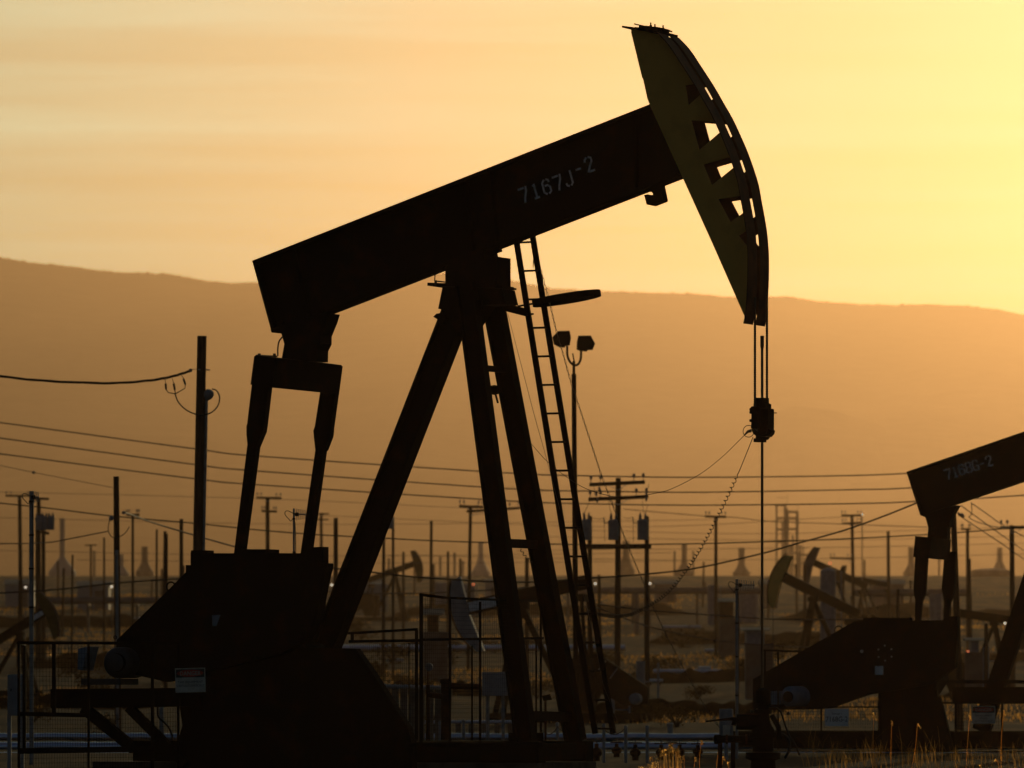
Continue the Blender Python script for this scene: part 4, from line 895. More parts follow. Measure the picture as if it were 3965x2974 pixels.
wire([(3762, 1950), (3762, 1990), (3753, 2005), (3798, 2026), (3861, 2041), (3918, 2043)], 2.6, .016, 'slack jumper wire curling to the crossarm at the right edge', D2=3.0)
wire([(2413, 1971), (2727, 1998), (2850, 2004), (2985, 2019), (3257, 2029), (3600, 2042)], 4.6, .02, 'faint far wire running right from the transformer pole')
fw = [(-200, 1900, 1036, 1932, 1822, 1968), (-200, 2000, 1244, 2030, 2772, 2012), (1244, 1996, 2400, 2040, 3299, 2000), (-200, 2128, 1200, 2152, 2600, 2140), (1500, 2150, 2800, 2168, 4200, 2140), (2200, 2052, 3000, 2066, 4200, 2034), (2100, 2078, 3100, 2092, 4200, 2070), (300, 2168, 1500, 2180, 2700, 2172), (2000, 2132, 3200, 2120, 4200, 2098)]
nm = ['first', 'second', 'third', 'fourth', 'fifth', 'sixth', 'seventh', 'eighth', 'ninth']
for i, (a, va, b_, vb, c_, vc) in enumerate(fw):
    o = wire([(a, va), (b_, vb), (c_, vc)], 6.0, .016, 'faint hair thin wire strung far off across the refinery skyline', sm=16, group='faint far wires')

# ---- antennas
def antenna(u, vt, vb, D, r, label, bx, els, boom_v, flip=False):
    b = P(u, vb, D) if vb else G(u, D); b.z = gz(b.x, b.y); t = P(u, vt, D); root = thing('antenna_mast', label, 'antenna', b, 'telemetry antenna masts')
    mb = MB(); mb.tube([b - V((0, 0, .2)), t], r, 12); mb.build('mast', 'galv', root, True)
    y = V((0, -r - .02, 0)); u0, u1 = bx; bo = MB(); A, B = P(u0, boom_v, D) + y, P(u1, boom_v, D) + y; bo.tube([A, B], .011, 8); bm = bo.build('boom', 'galv', root)
    for i in range(els):
        e = (i + .5) / els; p = A.lerp(B, e); h = .075 * (1.15 - .3 * e)
        el = MB(); el.tube([p - V((0, 0, h)), p + V((0, 0, h))], .006, 6); el.build('element', 'galv', bm)
    mb = MB(); mb.lathe(A.lerp(B, .12) - V((0, 0, .03)), [(.01, 0), (.03, .01), (.03, .05), (.01, .06)], 10); mb.build('balun', 'cable', bm)
    mb = MB(); mb.tube(spline([P(u0, boom_v, D) + y, P(u - 26 * 1.25 / D, boom_v - 14, D) + y, P(u - 34 * 1.25 / D, boom_v, D) + y, P(u - 14 * 1.25 / D, boom_v + 25, D) + y, P(u + 6, boom_v + 60, D) + y, P(u + 7, boom_v + 500, D) + y], 6), .006, 6); mb.build('feed_cable', 'cable', root)
    for dv in (40, 170, 300, 450):
        mb = MB(); p = P(u, vt + dv, D); mb.lathe(p, [(r * 1.25, -.012), (r * 1.25, .012)], 10); mb.build('strap', 'cable', root)
    return root
antenna(122, 1902, None, 1.22, .032, 'grey antenna mast with short yagi, leftmost of the masts', (128, 152), 4, 1925)
antenna(1138, 1969, None, 1.25, .016, 'slim antenna mast with yagi between the pitman arms', (1145, 1186), 5, 1992)
antenna(2853, 2243, None, 1.32, .022, 'slender antenna mast with yagi beside the polished rod', (2858, 2922), 7, 2266)

# thin stakes and stub posts nobody could tell apart, scattered over the plain
r_ = random.Random(21)
for i in range(34):
    u = r_.uniform(-40, 4000); D = r_.uniform(3.2, 11.0); h = r_.uniform(1.6, 5.0); g = G(u, D); rr = .05 + .008 * D; lx = r_.uniform(-.12, .12)
    mb = MB(); mb.tube([g - V((0, 0, .2)), g + V((lx, 0, h))], [rr, rr * .8], 8)
    solo(mb, 'marker_post', 'wood', 'thin plain post standing far out on the plain', 'post', g, 'thin posts scattered over the plain', True)

# ================================================================== things around the near pumpjack
def post(mb, u, v0, v1, D, wpx, dep=.05):
    mb.bar(P(u, v0, D), P(u, v1, D), wpx * S * D, dep, side=(1, 0, 0)); return mb
def mesh_panel(name, parent, corners, nx, nz, r, m='black'):
    """welded wire between four corners: bottom left, bottom right, top right, top left"""
    bl, br, tr, tl = corners; mb = MB()
    for i in range(1, nx): a, b = bl.lerp(br, i / nx), tl.lerp(tr, i / nx); mb.bar(a, b, r, r, side=(1, 0, 0))
    off = V((0, r, 0))
    for j in range(1, nz): a, b = bl.lerp(tl, j / nz) + off, br.lerp(tr, j / nz) + off; mb.bar(a, b, r, r)
    o = mb.build(name, m, parent); o['kind'] = 'stuff' if False else ''
    del o['kind']; return o
def cage(label, loc, posts, rails, panels, group='welded mesh guards around pumpjacks'):
    root = thing('guard_fence', label, 'mesh guard', loc, group)
    for u, v0, v1, D, w_ in posts: post(MB(), u, v0, v1, D, w_).build('post', 'black', root)
    for u0, v0, u1, v1, D0_, D1_, h in rails:
        mb = MB(); mb.bar(P(u0, v0, D0_), P(u1, v1, D1_), .04, h * S * D0_); mb.build('rail', 'black', root)
    for pl, nx, nz, r in panels: mesh_panel('mesh_panel', root, [P(*q) for q in pl], nx, nz, r)
    return root
ND = .965
cage('black welded mesh guard around the motor, at the lower left', P(70, 3030, ND),
     [(73, 2483, 3040, ND, 10), (94, 2495, 2900, 1.01, 13), (209, 2495, 2765, ND, 15), (343, 2495, 3040, ND, 9), (590, 2495, 3040, ND, 12), (690, 2495, 3040, ND, 10)],
     [(65, 2489, 700, 2491, ND, ND, 12), (78, 2764, 345, 2770, ND, ND, 16), (73, 2908, 600, 2900, ND, ND, 22), (73, 2489, 94, 2497, ND, 1.01, 10)],
     [(((78, 2906, ND), (340, 2903, ND), (340, 2772, ND), (78, 2770, ND)), 27, 8, .0028), (((214, 2762, ND), (340, 2764, ND), (340, 2495, ND), (214, 2495, ND)), 10, 15, .0028),
      (((78, 2762, ND), (204, 2762, ND), (204, 2495, ND), (78, 2495, ND)), 10, 15, .0028), (((343, 2900, ND), (690, 2900, ND), (690, 2740, ND), (343, 2760, ND)), 34, 9, .0028),
      (((78, 3030, ND), (590, 3030, ND), (590, 2912, ND), (78, 2918, ND)), 50, 6, .0028)])
cage('tall black welded mesh guard between rear leg and front legs', P(1630, 2885, ND),
     [(1631, 2299, 2890, ND, 15), (1742, 2316, 2880, ND, 10), (1859, 2330, 2880, ND, 10), (1828, 2500, 2880, 1.02, 7), (2076, 2475, 2880, 1.04, 7), (2094, 2330, 2880, 1.02, 9), (1613, 2440, 2890, 1.0, 13), (1584, 2490, 2870, 1.02, 5)],
     [(1625, 2302, 1720, 2314, ND, ND, 11), (1720, 2314, 1850, 2320, ND, ND, 9), (1850, 2320, 2098, 2328, ND, 1.02, 9), (1350, 2484, 1625, 2480, ND, ND, 11), (1350, 2452, 1613, 2437, .99, 1.0, 10), (1640, 2477, 2100, 2471, ND, 1.02, 10), (1560, 2884, 2100, 2884, ND, ND, 14), (1364, 2450, 1364, 2482, .99, .99, 6)],
     [(((1640, 2876, ND), (1738, 2876, ND), (1738, 2482, ND), (1640, 2482, ND)), 13, 24, .0025), (((1640, 2470, ND), (1738, 2470, ND), (1738, 2318, ND), (1640, 2306, ND)), 13, 10, .0025),
      (((1747, 2876, ND), (1854, 2876, ND), (1854, 2480, ND), (1747, 2480, ND)), 14, 24, .0025), (((1747, 2470, ND), (1854, 2470, ND), (1854, 2324, ND), (1747, 2320, ND)), 14, 9, .0025),
      (((1864, 2876, ND), (2070, 2876, 1.0), (2070, 2480, 1.0), (1864, 2480, ND)), 26, 24, .0025), (((1864, 2470, ND), (2090, 2468, 1.01), (2090, 2332, 1.01), (1864, 2326, ND)), 28, 9, .0025),
      (((1350, 2876, ND), (1606, 2876, ND), (1606, 2490, ND), (1350, 2490, ND)), 32, 24, .0025)])
cage('low mesh guard around the right pumpjack motor', P(2960, 2900, 1.40),
     [(2962, 2520, 2900, 1.40, 8), (3013, 2524, 2900, 1.40, 7), (3180, 2690, 2900, 1.40, 7), (3410, 2690, 2920, 1.40, 8), (3700, 2720, 2920, 1.40, 8), (3880, 2720, 2920, 1.40, 8)],
     [(2955, 2518, 3105, 2523, 1.40, 1.40, 7), (2962, 2738, 3410, 2738, 1.40, 1.40, 6), (3400, 2722, 3990, 2722, 1.40, 1.40, 7), (2962, 2895, 3960, 2895, 1.40, 1.40, 7)],
     [(((2966, 2890, 1.40), (3178, 2890, 1.40), (3178, 2742, 1.40), (2966, 2742, 1.40)), 22, 12, .0035), (((3184, 2890, 1.40), (3406, 2890, 1.40), (3406, 2742, 1.40), (3184, 2742, 1.40)), 24, 12, .0035),
      (((2966, 2732, 1.40), (3010, 2732, 1.40), (3010, 2528, 1.40), (2966, 2526, 1.40)), 6, 14, .0035), (((3704, 2890, 1.40), (3876, 2890, 1.40), (3876, 2728, 1.40), (3704, 2728, 1.40)), 18, 12, .0035)])

# ---- signs
def sign(label, c, D, wpx, hpx, rot, rows, border=True, danger=False, m='sign'):
    o = P(c[0], c[1], D); a = radians(rot); rt = V((cos(a), 0, sin(a))); up = V((-sin(a), 0, cos(a))); k = S * D; w_, h_ = wpx * k, hpx * k
    root = thing('warning_sign' if danger else 'well_sign', label, 'sign', o - up * (h_ / 2), 'signs hung on the mesh guards')
    mb = MB(); mb.box(o, (w_, .004, h_), (rt, V((0, 1, 0)), up)); pn = mb.build('panel', m, root)
    f = lambda x, z, e=1: o + rt * (x * w_) + up * (z * h_) + V((0, -.002 - .0015 * e, 0))
    if danger:
        mb = MB(); mb.add([f(-.47, .12), f(.47, .12), f(.47, .46), f(-.47, .46)], [(0, 1, 2, 3)]); mb.build('header', 'ink', root)
        mb = MB(); n = 36; mb.add([f(.43 * cos(2 * pi * i / n), .29 + .145 * sin(2 * pi * i / n), 2) for i in range(n)], [tuple(range(n))]); mb.build('oval', 'red', root)
        mb = MB(); text_mb(mb, 'DANGER', f(0, .29, 3), rt, up, .17 * h_, .68 * w_); mb.build('lettering', 'sign', root)
    for body, z, h in rows:
        mb = MB(); text_mb(mb, body, f(0, z, 1.5), rt, up, h * h_, .92 * w_); mb.build('lettering', 'ink', root)
    return root
sign('DANGER sign reading THIS EQUIPMENT STARTS AUTOMATICALLY, on the left mesh guard', (737, 2634), .93, 117, 94, 1.5, (('THIS EQUIPMENT', -.07, .095), ('STARTS AUTOMATICALLY', -.22, .095), ('KEEP CLEAR', -.40, .04))[:2], danger=True)
sign('DANGER sign fixed low on the right pumpjack, at the lower right edge', (3808, 2768), 1.385, 91, 68, 0, (('THIS EQUIPMENT', -.04, .09), ('STARTS', -.20, .09), ('AUTOMATICALLY', -.35, .09)), danger=True)
sign('white well sign with number 7168G-2 below the belt guard', (3240, 2778), 1.385, 92, 68, 0, (('7168G-2', -.09, .30), ('Damage 1', .22, .10)), m='signw')

# ---- electrical cabinet, left edge
D = 1.12; root = thing('electrical_cabinet', 'grey upright control cabinet with dark switches at the lower left edge', 'cabinet', G(58, D))
mb = MB(); mb.prism([P(u, v, D) for u, v in ((29, 2612), (88, 2610), (88, 2771), (29, 2771))], V((0, .22, 0))); mb.build('enclosure', 'grey', root)
mb = MB(); mb.prism([P(u, v, D - .001) + V((0, -.012, 0)) for u, v in ((45, 2620), (66, 2620), (66, 2768), (45, 2768))], V((0, .011, 0))); dr = mb.build('door', 'grey', root)
for (u, v, w_, h_) in ((50, 2672, 18, 10), (56, 2751, 10, 9), (55, 2646, 12, 6)):
    mb = MB(); mb.prism([P(u - w_ / 2 + a * w_, v - h_ / 2 + b * h_, D) + V((0, -.03, 0)) for a, b in ((0, 0), (1, 0), (1, 1), (0, 1))], V((0, .015, 0))); mb.build('switch', 'ink', dr)
mb = MB(); mb.prism([P(u, v, D) + V((0, -.02, 0)) for u, v in ((45, 2731), (64, 2731), (64, 2742), (45, 2742))], V((0, .006, 0))); mb.build('label_plate', 'sign', dr)
for u in (34, 84):
    mb = MB(); g = G(u, D); mb.bar(V((g.x, g.y + .1, -.1)), V((g.x, g.y + .1, P(0, 2771, D).z)), .05, .05); mb.build('support_post', 'galv', root)
# conduit stand with a glowing edge right of the motor platform
D = 1.1; g = G(630, D); mb = MB(); mb.tube([V((g.x, g.y, -.1)), P(625, 2738, D), P(625, 2690, D)], .03, 12); solo(mb, 'conduit_pipe', 'galv', 'pale upright conduit under the motor platform catching the low sun', 'pipe', V((g.x, g.y, 0)), smooth=True)
mb = MB(); mb.tube(spline([P(610, 2700, 1.06), P(612, 2770, 1.06), P(630, 2792, 1.06), P(655, 2820, 1.06), P(668, 2865, 1.06), P(655, 2930, 1.06), P(640, 2990, 1.06)], 6), .012, 8); solo(mb, 'flexible_hose', 'cable', 'black hose curving down below the DANGER sign', 'hose', P(640, 3010, 1.06))

# ---- pipelines on the ground behind the pumpjacks
def pipeline(v, D, r, label, u0=-500, u1=4700, slope=0, m='jacket', name='pipeline', seams=True, group='insulated pipelines crossing behind the pumpjacks'):
    A, B = P(u0, v, D), P(u1, v + slope, D); n = 60
    root = thing(name, label, 'pipe', V((A.x, A.y, gz(A.x, A.y))), group)
    mb = MB(); mb.tube([A.lerp(B, i / n) + V((0, 0, .006 * sin(i * 1.7))) for i in range(n + 1)], r, 16); mb.build('pipe_run', m, root, True)
    if seams:
        for i in range(2, n, 4):
            mb = MB(); p = A.lerp(B, i / n); mb.tube([p - V((.02, 0, 0)), p + V((.02, 0, 0))], r * 1.03, 16); mb.build('jacket_band', m, root, True)
    for i in range(3, n, 6):
        p = A.lerp(B, i / n); mb = MB(); z = gz(p.x, p.y); mb.box((p.x, p.y, (z + p.z - r) / 2 - .05), (.12, .3, max(.06, p.z - r - z + .1))); mb.build('support', 'concrete', root)
    return root
pipeline(2853, 1.62, .068, 'upper of three silvery insulated pipelines along the ground', slope=2)
pipeline(2891, 1.52, .085, 'middle of three silvery insulated pipelines along the ground', slope=2)
pipeline(2926, 1.44, .062, 'lowest of three silvery insulated pipelines along the ground', slope=2)
pipeline(2951, 1.30, .024, 'thin rusty flowline nearest the camera along the bottom edge', m='rust', seams=False, u0=2300, group='flowlines')
pipeline(2509, 4.8, .17, 'long pale pipeline across the plain behind the coil cord', m='jacket', u0=1300, u1=2420, seams=False, group='pale pipelines out on the plain')
pipeline(2600, 3.6, .09, 'pale pipeline across the plain right of the floodlight mast', m='jacket', u0=2530, u1=2830, seams=False, group='pale pipelines out on the plain')
pipeline(2796, 1.9, .035, 'pale thin pipe low behind the tall mesh guard', m='jacket', u0=1500, u1=2000, seams=False, group='pale pipelines out on the plain')
pipeline(2655, 1.45, .035, 'straight bright pipe at mid height inside the tall mesh guard', m='galv', u0=1380, u1=1715, slope=8, seams=False, group='pale pipelines out on the plain')

# ---- valve stands along the pipes
def valve(u, vt, D, label):
    g = G(u, D); root = thing('valve_stand', label, 'valve', g, 'small valves standing along the pipes'); t = P(u, vt, D); h = t.z - g.z
    mb = MB(); mb.lathe(g, [(.05, 0), (.05, h * .25), (.075, h * .3), (.085, h * .5), (.06, h * .62), (.03, h * .7), (.03, h * .9)], 12); mb.build('valve_body', 'rust', root, True)
    mb = MB(); mb.tube([V((g.x, g.y, g.z + h * .85)), t + V((0, 0, .05))], .012, 8); st = mb.build('stem', 'galv', root)
    mb = MB(); mb.ring(t, (1, 0, 0), (0, 1, 0), .095, .011, 20, 6); mb.bar(t - V((.09, 0, 0)), t + V((.09, 0, 0)), .014); mb.bar(t - V((0, .09, 0)), t + V((0, .09, 0)), .013); mb.build('handwheel', 'rust', root)
    return root
for i, (u, vt) in enumerate(((2310, 2872), (2460, 2876), (2560, 2878), (2597, 2877), (2632, 2878), (2702, 2880), (2388, 2874))):
    valve(u, vt, 1.28 + .012 * i, ['handwheel valve nearest the footing corner', 'handwheel valve between the second and third capped posts', 'handwheel valve directly above the tuft of golden grass', 'handwheel valve in the row, next right of the one over the tuft', 'handwheel valve third from the right in the row', 'rightmost handwheel valve in the row, left of the wellhead', 'handwheel valve just right of the ladder foot'][i])
def capped(u, vt, D, r, label):
    g = G(u, D); t = P(u, vt, D); mb = MB(); mb.lathe(g, [(r, 0), (r, t.z - g.z - .04), (r * 1.18, t.z - g.z - .04), (r * 1.18, t.z - g.z), (r * .7, t.z - g.z + .015)], 12)
    return solo(mb, 'capped_post', 'galv', label, 'post', g, 'pale capped posts by the pipes', True)
capped(2338, 2806, 1.25, .022, 'pale capped post between the ladder stiles'); capped(2423, 2813, 1.25, .024, 'pale capped post just right of the ladder'); capped(2506, 2813, 1.25, .024, 'pale capped post in front of the dark slanted guard')
capped(2595, 2802, 1.72, .055, 'short thick pale standpipe behind the upper pipeline'); capped(2158, 2800, 1.3, .022, 'pale capped post between the front legs'); capped(1703, 2795, 1.3, .02, 'pale capped post inside the tall mesh guard, left'); capped(1795, 2790, 1.3, .024, 'pale capped post inside the tall mesh guard, right')
mb = MB()
for a, b in ((2330, 2423), (2090, 2158), (2158, 2260)):
    mb.tube(sag(P(a, 2812, 1.25), P(b, 2816, 1.25), .11, 14), .008, 6)
solo(mb, 'sagging_chain', 'chain', 'dark barrier chain sagging between pale capped posts', 'chain', P(2160, 2812, 1.25))
# gauge and piping inside the tall guard
D = 1.04; root = thing('pressure_gauge', 'round glass faced gauge on a stem inside the tall mesh guard', 'gauge', G(1659, D))
mb = MB(); mb.lathe(P(1660, 2583, D) + V((0, -.02, 0)), [(.048, 0), (.05, .01), (.05, .03), (.04, .04)], 22, axis=V((.2, 1, 0)).normalized()); mb.build('dial', 'galv', root, True)
mb = MB(); mb.tube([P(1657, 2600, D), P(1657, 2650, D), P(1657, 2652, D), P(1657, 2990, D)], [.008, .012, .024, .028], 10); mb.build('riser', 'rust', root)
mb = MB(); mb.tube([P(1657, 2690, D), P(1712, 2696, D)], .034, 12); mb.build('branch', 'rust', root)
D = 1.08; root = thing('vertical_separator', 'dark upright vessel with a flange inside the tall mesh guard', 'vessel', G(1726, D))
mb = MB(); g = G(1726, D); t = P(1726, 2630, D).z; mb.lathe(g, [(.06, 0), (.06, t - .05), (.075, t - .05), (.075, t), (.03, t + .02)], 16); mb.build('vessel_body', 'rust', root, True)
mb = MB(); mb.tube([P(1740, 2655, D), P(1860, 2660, D)], .038, 12); mb.build('outlet_pipe', 'rust', root, True)
D = 1.5; root = thing('grey_box', 'large pale grey utility box behind the tall mesh guard', 'utility box', G(1915, D))
mb = MB(); mb.prism([P(u, v, D) for u, v in ((1866, 2603), (1960, 2601), (1966, 2694), (1868, 2694))], V((0, .4, 0))); mb.build('enclosure', 'grey', root)
for u in (1888, 1948):
    mb = MB(); g = G(u, D); mb.bar(V((g.x, g.y + .2, -.1)), V((g.x, g.y + .2, P(0, 2694, D).z)), .06, .06); mb.build('leg', 'galv', root)
D = 1.12; root = thing('junction_box', 'small dark box on a stake between the front legs', 'junction box', G(2120, D))
mb = MB(); mb.prism([P(u, v, D) for u, v in ((2098, 2694), (2130, 2688), (2138, 2710), (2104, 2714))], V((0, .1, 0))); mb.build('enclosure', 'black', root)
mb = MB(); g = G(2112, D); mb.bar(V((g.x, g.y + .05, 0)), P(2112, 2712, D) + V((0, .05, 0)), .03, .03); mb.build('stake', 'rust', root)

# ---- wellhead under the polished rod
def wellhead():
    D = (NP[3](2951, 2700, 0).y) / D0; g = G(2951, D); root = thing('wellhead', 'dark wellhead with stuffing box and side piping under the polished rod', 'wellhead', g)
    w_ = lambda x, y: P(2700 + x / 3.686, 2524 + y / 3.686, D)
    sc = S * D / 3.686
    mb = MB(); ax = V((0, 0, -1)); top = w_(940, 550)
    mb.lathe(top, [(.02, -.03), (.085 * 1.0, 0), (.085, 190 * sc), (.06, 200 * sc), (.06, 270 * sc), (.1, 275 * sc), (.1, 330 * sc), (.07, 340 * sc), (.09, 480 * sc), (.13, 560 * sc), (.13, 600 * sc), (.08, 610 * sc)], 18, axis=ax); mb.build('stuffing_box', 'black', root, True)
    mb = MB(); mb.lathe(w_(940, 1150), [(.16, 0), (.16, .05), (.12, .06), (.12, .22), (.2, .23), (.2, .3), (.14, .32), (.17, .8)], 20, axis=ax); mb.build('casing_head', 'black', root, True)
    mb = MB(); mb.tube([w_(900, 1010), w_(560, 1000)], .09, 14); mb.tube([w_(560, 1000), w_(500, 985)], .05, 12); mb.build('blowout_ram', 'black', root, True)
    mb = MB(); mb.tube([w_(1000, 940), w_(740, 920), w_(620, 930)], .035, 10); mb.build('upper_branch', 'rust', root, True)
    mb = MB(); mb.tube([w_(530, 955), w_(350, 968), w_(120, 992)], [.022, .012, .010], 8); mb.build('valve_lever', 'black', root)
    mb = MB(); mb.tube([w_(860, 1250), w_(480, 1245), w_(300, 1248), w_(280, 1248)], .042, 14); mb.build('flowline', 'black', root, True)
    mb = MB(); mb.lathe(w_(290, 1250), [(.055, -.03), (.055, .03)], 14, axis=V((-1, -.35, 0)).normalized()); mb.build('union', 'black', root, True)
    for x in (420, 700):
        mb = MB(); mb.tube([w_(x - 14, 1247), w_(x + 14, 1247)], .055, 12); mb.build('coupling', 'rust', root)
    for x in (325, 510):
        mb = MB(); mb.bar(w_(x, 1290), w_(x, 1700), .05, .05); mb.build('pipe_stand', 'rust', root)
    mb = MB(); mb.tube(spline([w_(1010, 780), w_(1110, 790), w_(1190, 860), w_(1240, 1000), (w_(1300, 1170)), w_(1400, 1330), w_(1460, 1480)], 5), .011, 8); mb.build('injection_hose', 'cable', root)
    mb = MB(); mb.tube(spline([w_(1080, 1160), w_(1230, 1180), w_(1310, 1270), w_(1310, 1400), w_(1250, 1520)], 5), .016, 8); mb.build('bypass_hose', 'cable', root)
    mb = MB(); mb.tube([w_(1060, 900), w_(1160, 1080), w_(1170, 1250)], .03, 10); mb.build('side_elbow', 'black', root, True)
    for x, y in ((1300, 880), (860, 830), (780, 850)):
        mb = MB(); mb.lathe(w_(x, y), [(.012, -.02), (.022, 0), (.012, .02)], 8); mb.build('fitting', 'chain', root)
wellhead()
D = 1.30; root = thing('control_box', 'pale grey rounded box on a post beside the slender antenna mast', 'control box', G(2808, D))
mb = MB(); mb.lathe(P(2812, 2850, D), [(.1, 0), (.105, .01), (.105, 105 * S * D - .02), (.1, 105 * S * D)], 20); mb.build('enclosure', 'grey', root, True)
mb = MB(); mb.prism([P(u, v, D) + V((0, -.115, 0)) for u, v in ((2798, 2808), (2826, 2808), (2826, 2846), (2798, 2846))], V((0, .01, 0))); mb.build('label_plate', 'sign', root)
mb = MB(); g = G(2812, D); mb.tube([g - V((0, 0, .1)), P(2812, 2850, D)], .03, 10); mb.build('stand', 'galv', root)

# ---- lengths of pale pipe lying about on the plain
spots = [(2385, 2568, 3.3, 60, 'left of the transformer pole foot'), (2535, 2563, 3.3, 62, 'right of the transformer post foot'), (2640, 2335, 6.2, 150, 'shaped like a loop under the coil cord'), (2762, 2421, 4.6, 62, 'left of the slender antenna, upper one'), (2728, 2501, 3.9, 46, 'left of the slender antenna, lower one'),
         (2938, 2563, 2.9, 22, 'just left of the polished rod, short'), (3010, 2355, 5.4, 90, 'under the beam of the yellow headed pumpjack'), (3155, 2436, 4.2, 26, 'above the belt guard slope'), (3575, 2327, 5.6, 110, 'between the right pumpjack pitman arms'), (1440, 2426, 5.0, 80, 'right of the rear leg, far'),
         (1530, 2440, 4.4, 60, 'beneath the far tilted pumpjack'), (560, 2292, 7.0, 130, 'right of the shorter conduit pole, far'), (300, 2420, 4.6, 90, 'right of the dim yellow headed pumpjack'), (640, 2432, 4.4, 60, 'by the foot of the belt guard slope'), (1600, 2545, 3.2, 70, 'behind the tall mesh guard upright')]
for u, v, D, wpx, where in spots:
    g = G(u, D); a = g + V((-wpx / 2 * S * D, 0, .02 * D)); b = g + V((wpx / 2 * S * D, .4, .02 * D)); r = .016 * D; a.z += r; b.z += r
    root = thing('pipe_length', 'pale length of pipe lying on the plain ' + where, 'pipe', g, 'loose pipe lengths on the plain')
    mb = MB(); mb.tube([a, b], r, 14); mb.build('pipe_run', 'jacket', root, True)
    for q in (.2, .8):
        mb = MB(); p = a.lerp(b, q); mb.box((p.x, p.y, (p.z - r + gz(p.x, p.y)) / 2 - .03), (.1 * D / 3, .5, max(.05, p.z - r - gz(p.x, p.y) + .06))); mb.build('skid', 'wood', root)

# ================================================================== the plant on the skyline
def generator(u0, u1, vt, bu0, bu1, vs_, D, label, m='plant', curve=False):
    """upright stack on a flared hood"""
    g = G((bu0 + bu1) / 2, D); k = S * D; top = P((u0 + u1) / 2, vt, D); r = (u1 - u0) / 2 * k; R_ = (bu1 - bu0) / 2 * k
    zs = P(0, vs_, D).z; root = thing('steam_generator_stack', label, 'chimney stack', g, 'steam generator stacks on the skyline')
    hb = max(.5, (zs - g.z) * .25); c = V((top.x, top.y, g.z)); mb = MB()
    pr = [(R_, 0), (R_, hb)]
    n = 6
    for i in range(1, n + 1):
        t = i / n; rr = R_ + (r - R_) * (t if not curve else sin(t * pi / 2)); pr.append((rr, hb + (zs - g.z - hb) * t))
    mb.lathe(c, pr, 20); hd = mb.build('hood', m, root, True)
    mb = MB(); mb.lathe(V((c.x, c.y, zs - .05)), [(r, 0), (r, top.z - zs), (r * 1.08, top.z - zs), (r * 1.08, top.z - zs + .25), (r * .9, top.z - zs + .26)], 16); mb.build('stack', m, root, True)
    mb = MB(); mb.bar(V((c.x - R_ - .5, c.y, g.z + hb)), V((c.x + R_ + .5, c.y, g.z + hb)), .2, .12); mb.build('walkway', m, root)
    return root
DS = 21.0
generator(231, 251, 2010, 187, 293, 2157, DS, 'tallest far stack on a broad grey cone, third thing from the left edge', 'grey')
generator(548, 572, 2120, 530, 600, 2165, DS, 'short brown far stack on a bottle shaped hood, left of the big bare pole', curve=True)
generator(1852, 1871, 2101, 1828, 1900, 2150, DS, 'grey far stack on a domed hood, left edge of the near front leg', 'grey', curve=True)
generator(2410, 2437, 2098, 2395, 2464, 2140, DS, 'brown far stack half hidden behind the transformer pole', curve=True)
generator(2639, 2660, 2109, 2618, 2690, 2170, DS, 'far stack with a slim neck between the coil cord and the crossarm pole', curve=True)
generator(2859, 2883, 2124, 2840, 2906, 2176, DS, 'stubby far stack just left of the polished rod', curve=True)
generator(3517, 3540, 2122, 3500, 3562, 2170, DS, 'far stack touching the left end of the right pumpjack equalizer', curve=True)
generator(3860, 3881, 2124, 3845, 3912, 2172, DS, 'far stack behind the broad tan tank at the right', 'tan')
generator(1100, 1112, 2150, 1090, 1130, 2190, DS, 'small far stack seen between the pitman arms low on the skyline')
generator(462, 478, 2150, 440, 500, 2190, DS, 'low grey far hood just right of the shorter conduit pole', 'grey')
generator(1500, 1512, 2165, 1480, 1540, 2200, DS, 'low far stack just right of the slanted rear leg')
# refinery columns
def column_unit():
    D = 21.0; k = S * D; g = G(3050, D); root = thing('distillation_unit', 'far refinery columns with platforms and open frames, right of the polished rod', 'refinery tower', g)
    A = lambda u, v, y=0: P(u, v, D) + V((0, y, 0))
    def colm(u0, u1, vt, nm='column', m='plant'):
        c = A((u0 + u1) / 2, vt); mb = MB(); mb.lathe(V((c.x, c.y, g.z)), [((u1 - u0) / 2 * k, 0), ((u1 - u0) / 2 * k, c.z - g.z - .2), ((u1 - u0) / 4 * k, c.z - g.z)], 14); mb.build(nm, m, root, True)
    colm(3036, 3051, 1966); colm(3081, 3092, 1978); colm(3026, 3034, 2020); colm(3108, 3113, 2115); colm(3066, 3074, 2070)
    def fr(u0, u1, v0, vs_, w_=5, dy=4.0):
        mb = MB()
        for u in (u0, u1):
            for y in (0, dy): mb.bar(A(u, v0, y), V((A(u, v0).x, A(u, v0).y + y, g.z)), w_ * k * 1.0)
        for v in vs_:
            mb.bar(A(u0 - 3, v), A(u1 + 3, v), .6, .4); mb.bar(A(u0 - 3, v, dy), A(u1 + 3, v, dy), .6, .4); mb.box((A((u0 + u1) / 2, v).x, A(u0, v).y + dy / 2, A(u0, v).z), ((u1 - u0) * k, dy, .12))
            mb.bar(A(u0 - 3, v - 28), A(u1 + 3, v - 28), .07)
        mb.build('platform_frame', 'plant', root)
    fr(3008, 3040, 1952, (1955, 2006, 2050, 2098)); fr(3052, 3088, 1982, (1982, 2006, 2048)); fr(3096, 3128, 2148, (2148, 2180)); fr(3062, 3100, 2110, (2140, 2190))
    mb = MB(); mb.tube([A(3046, 1968), A(3050, 1912)], .05, 6); mb.build('vent_mast', 'plant', root)
    mb = MB(); mb.tube([A(3090, 1980), A(3091, 1958)], .05, 6); mb.build('vent_mast', 'plant', root)
    mb = MB(); mb.tube([A(3110, 2118), A(3111, 2098)], .05, 6); mb.build('vent_mast', 'plant', root)
column_unit()
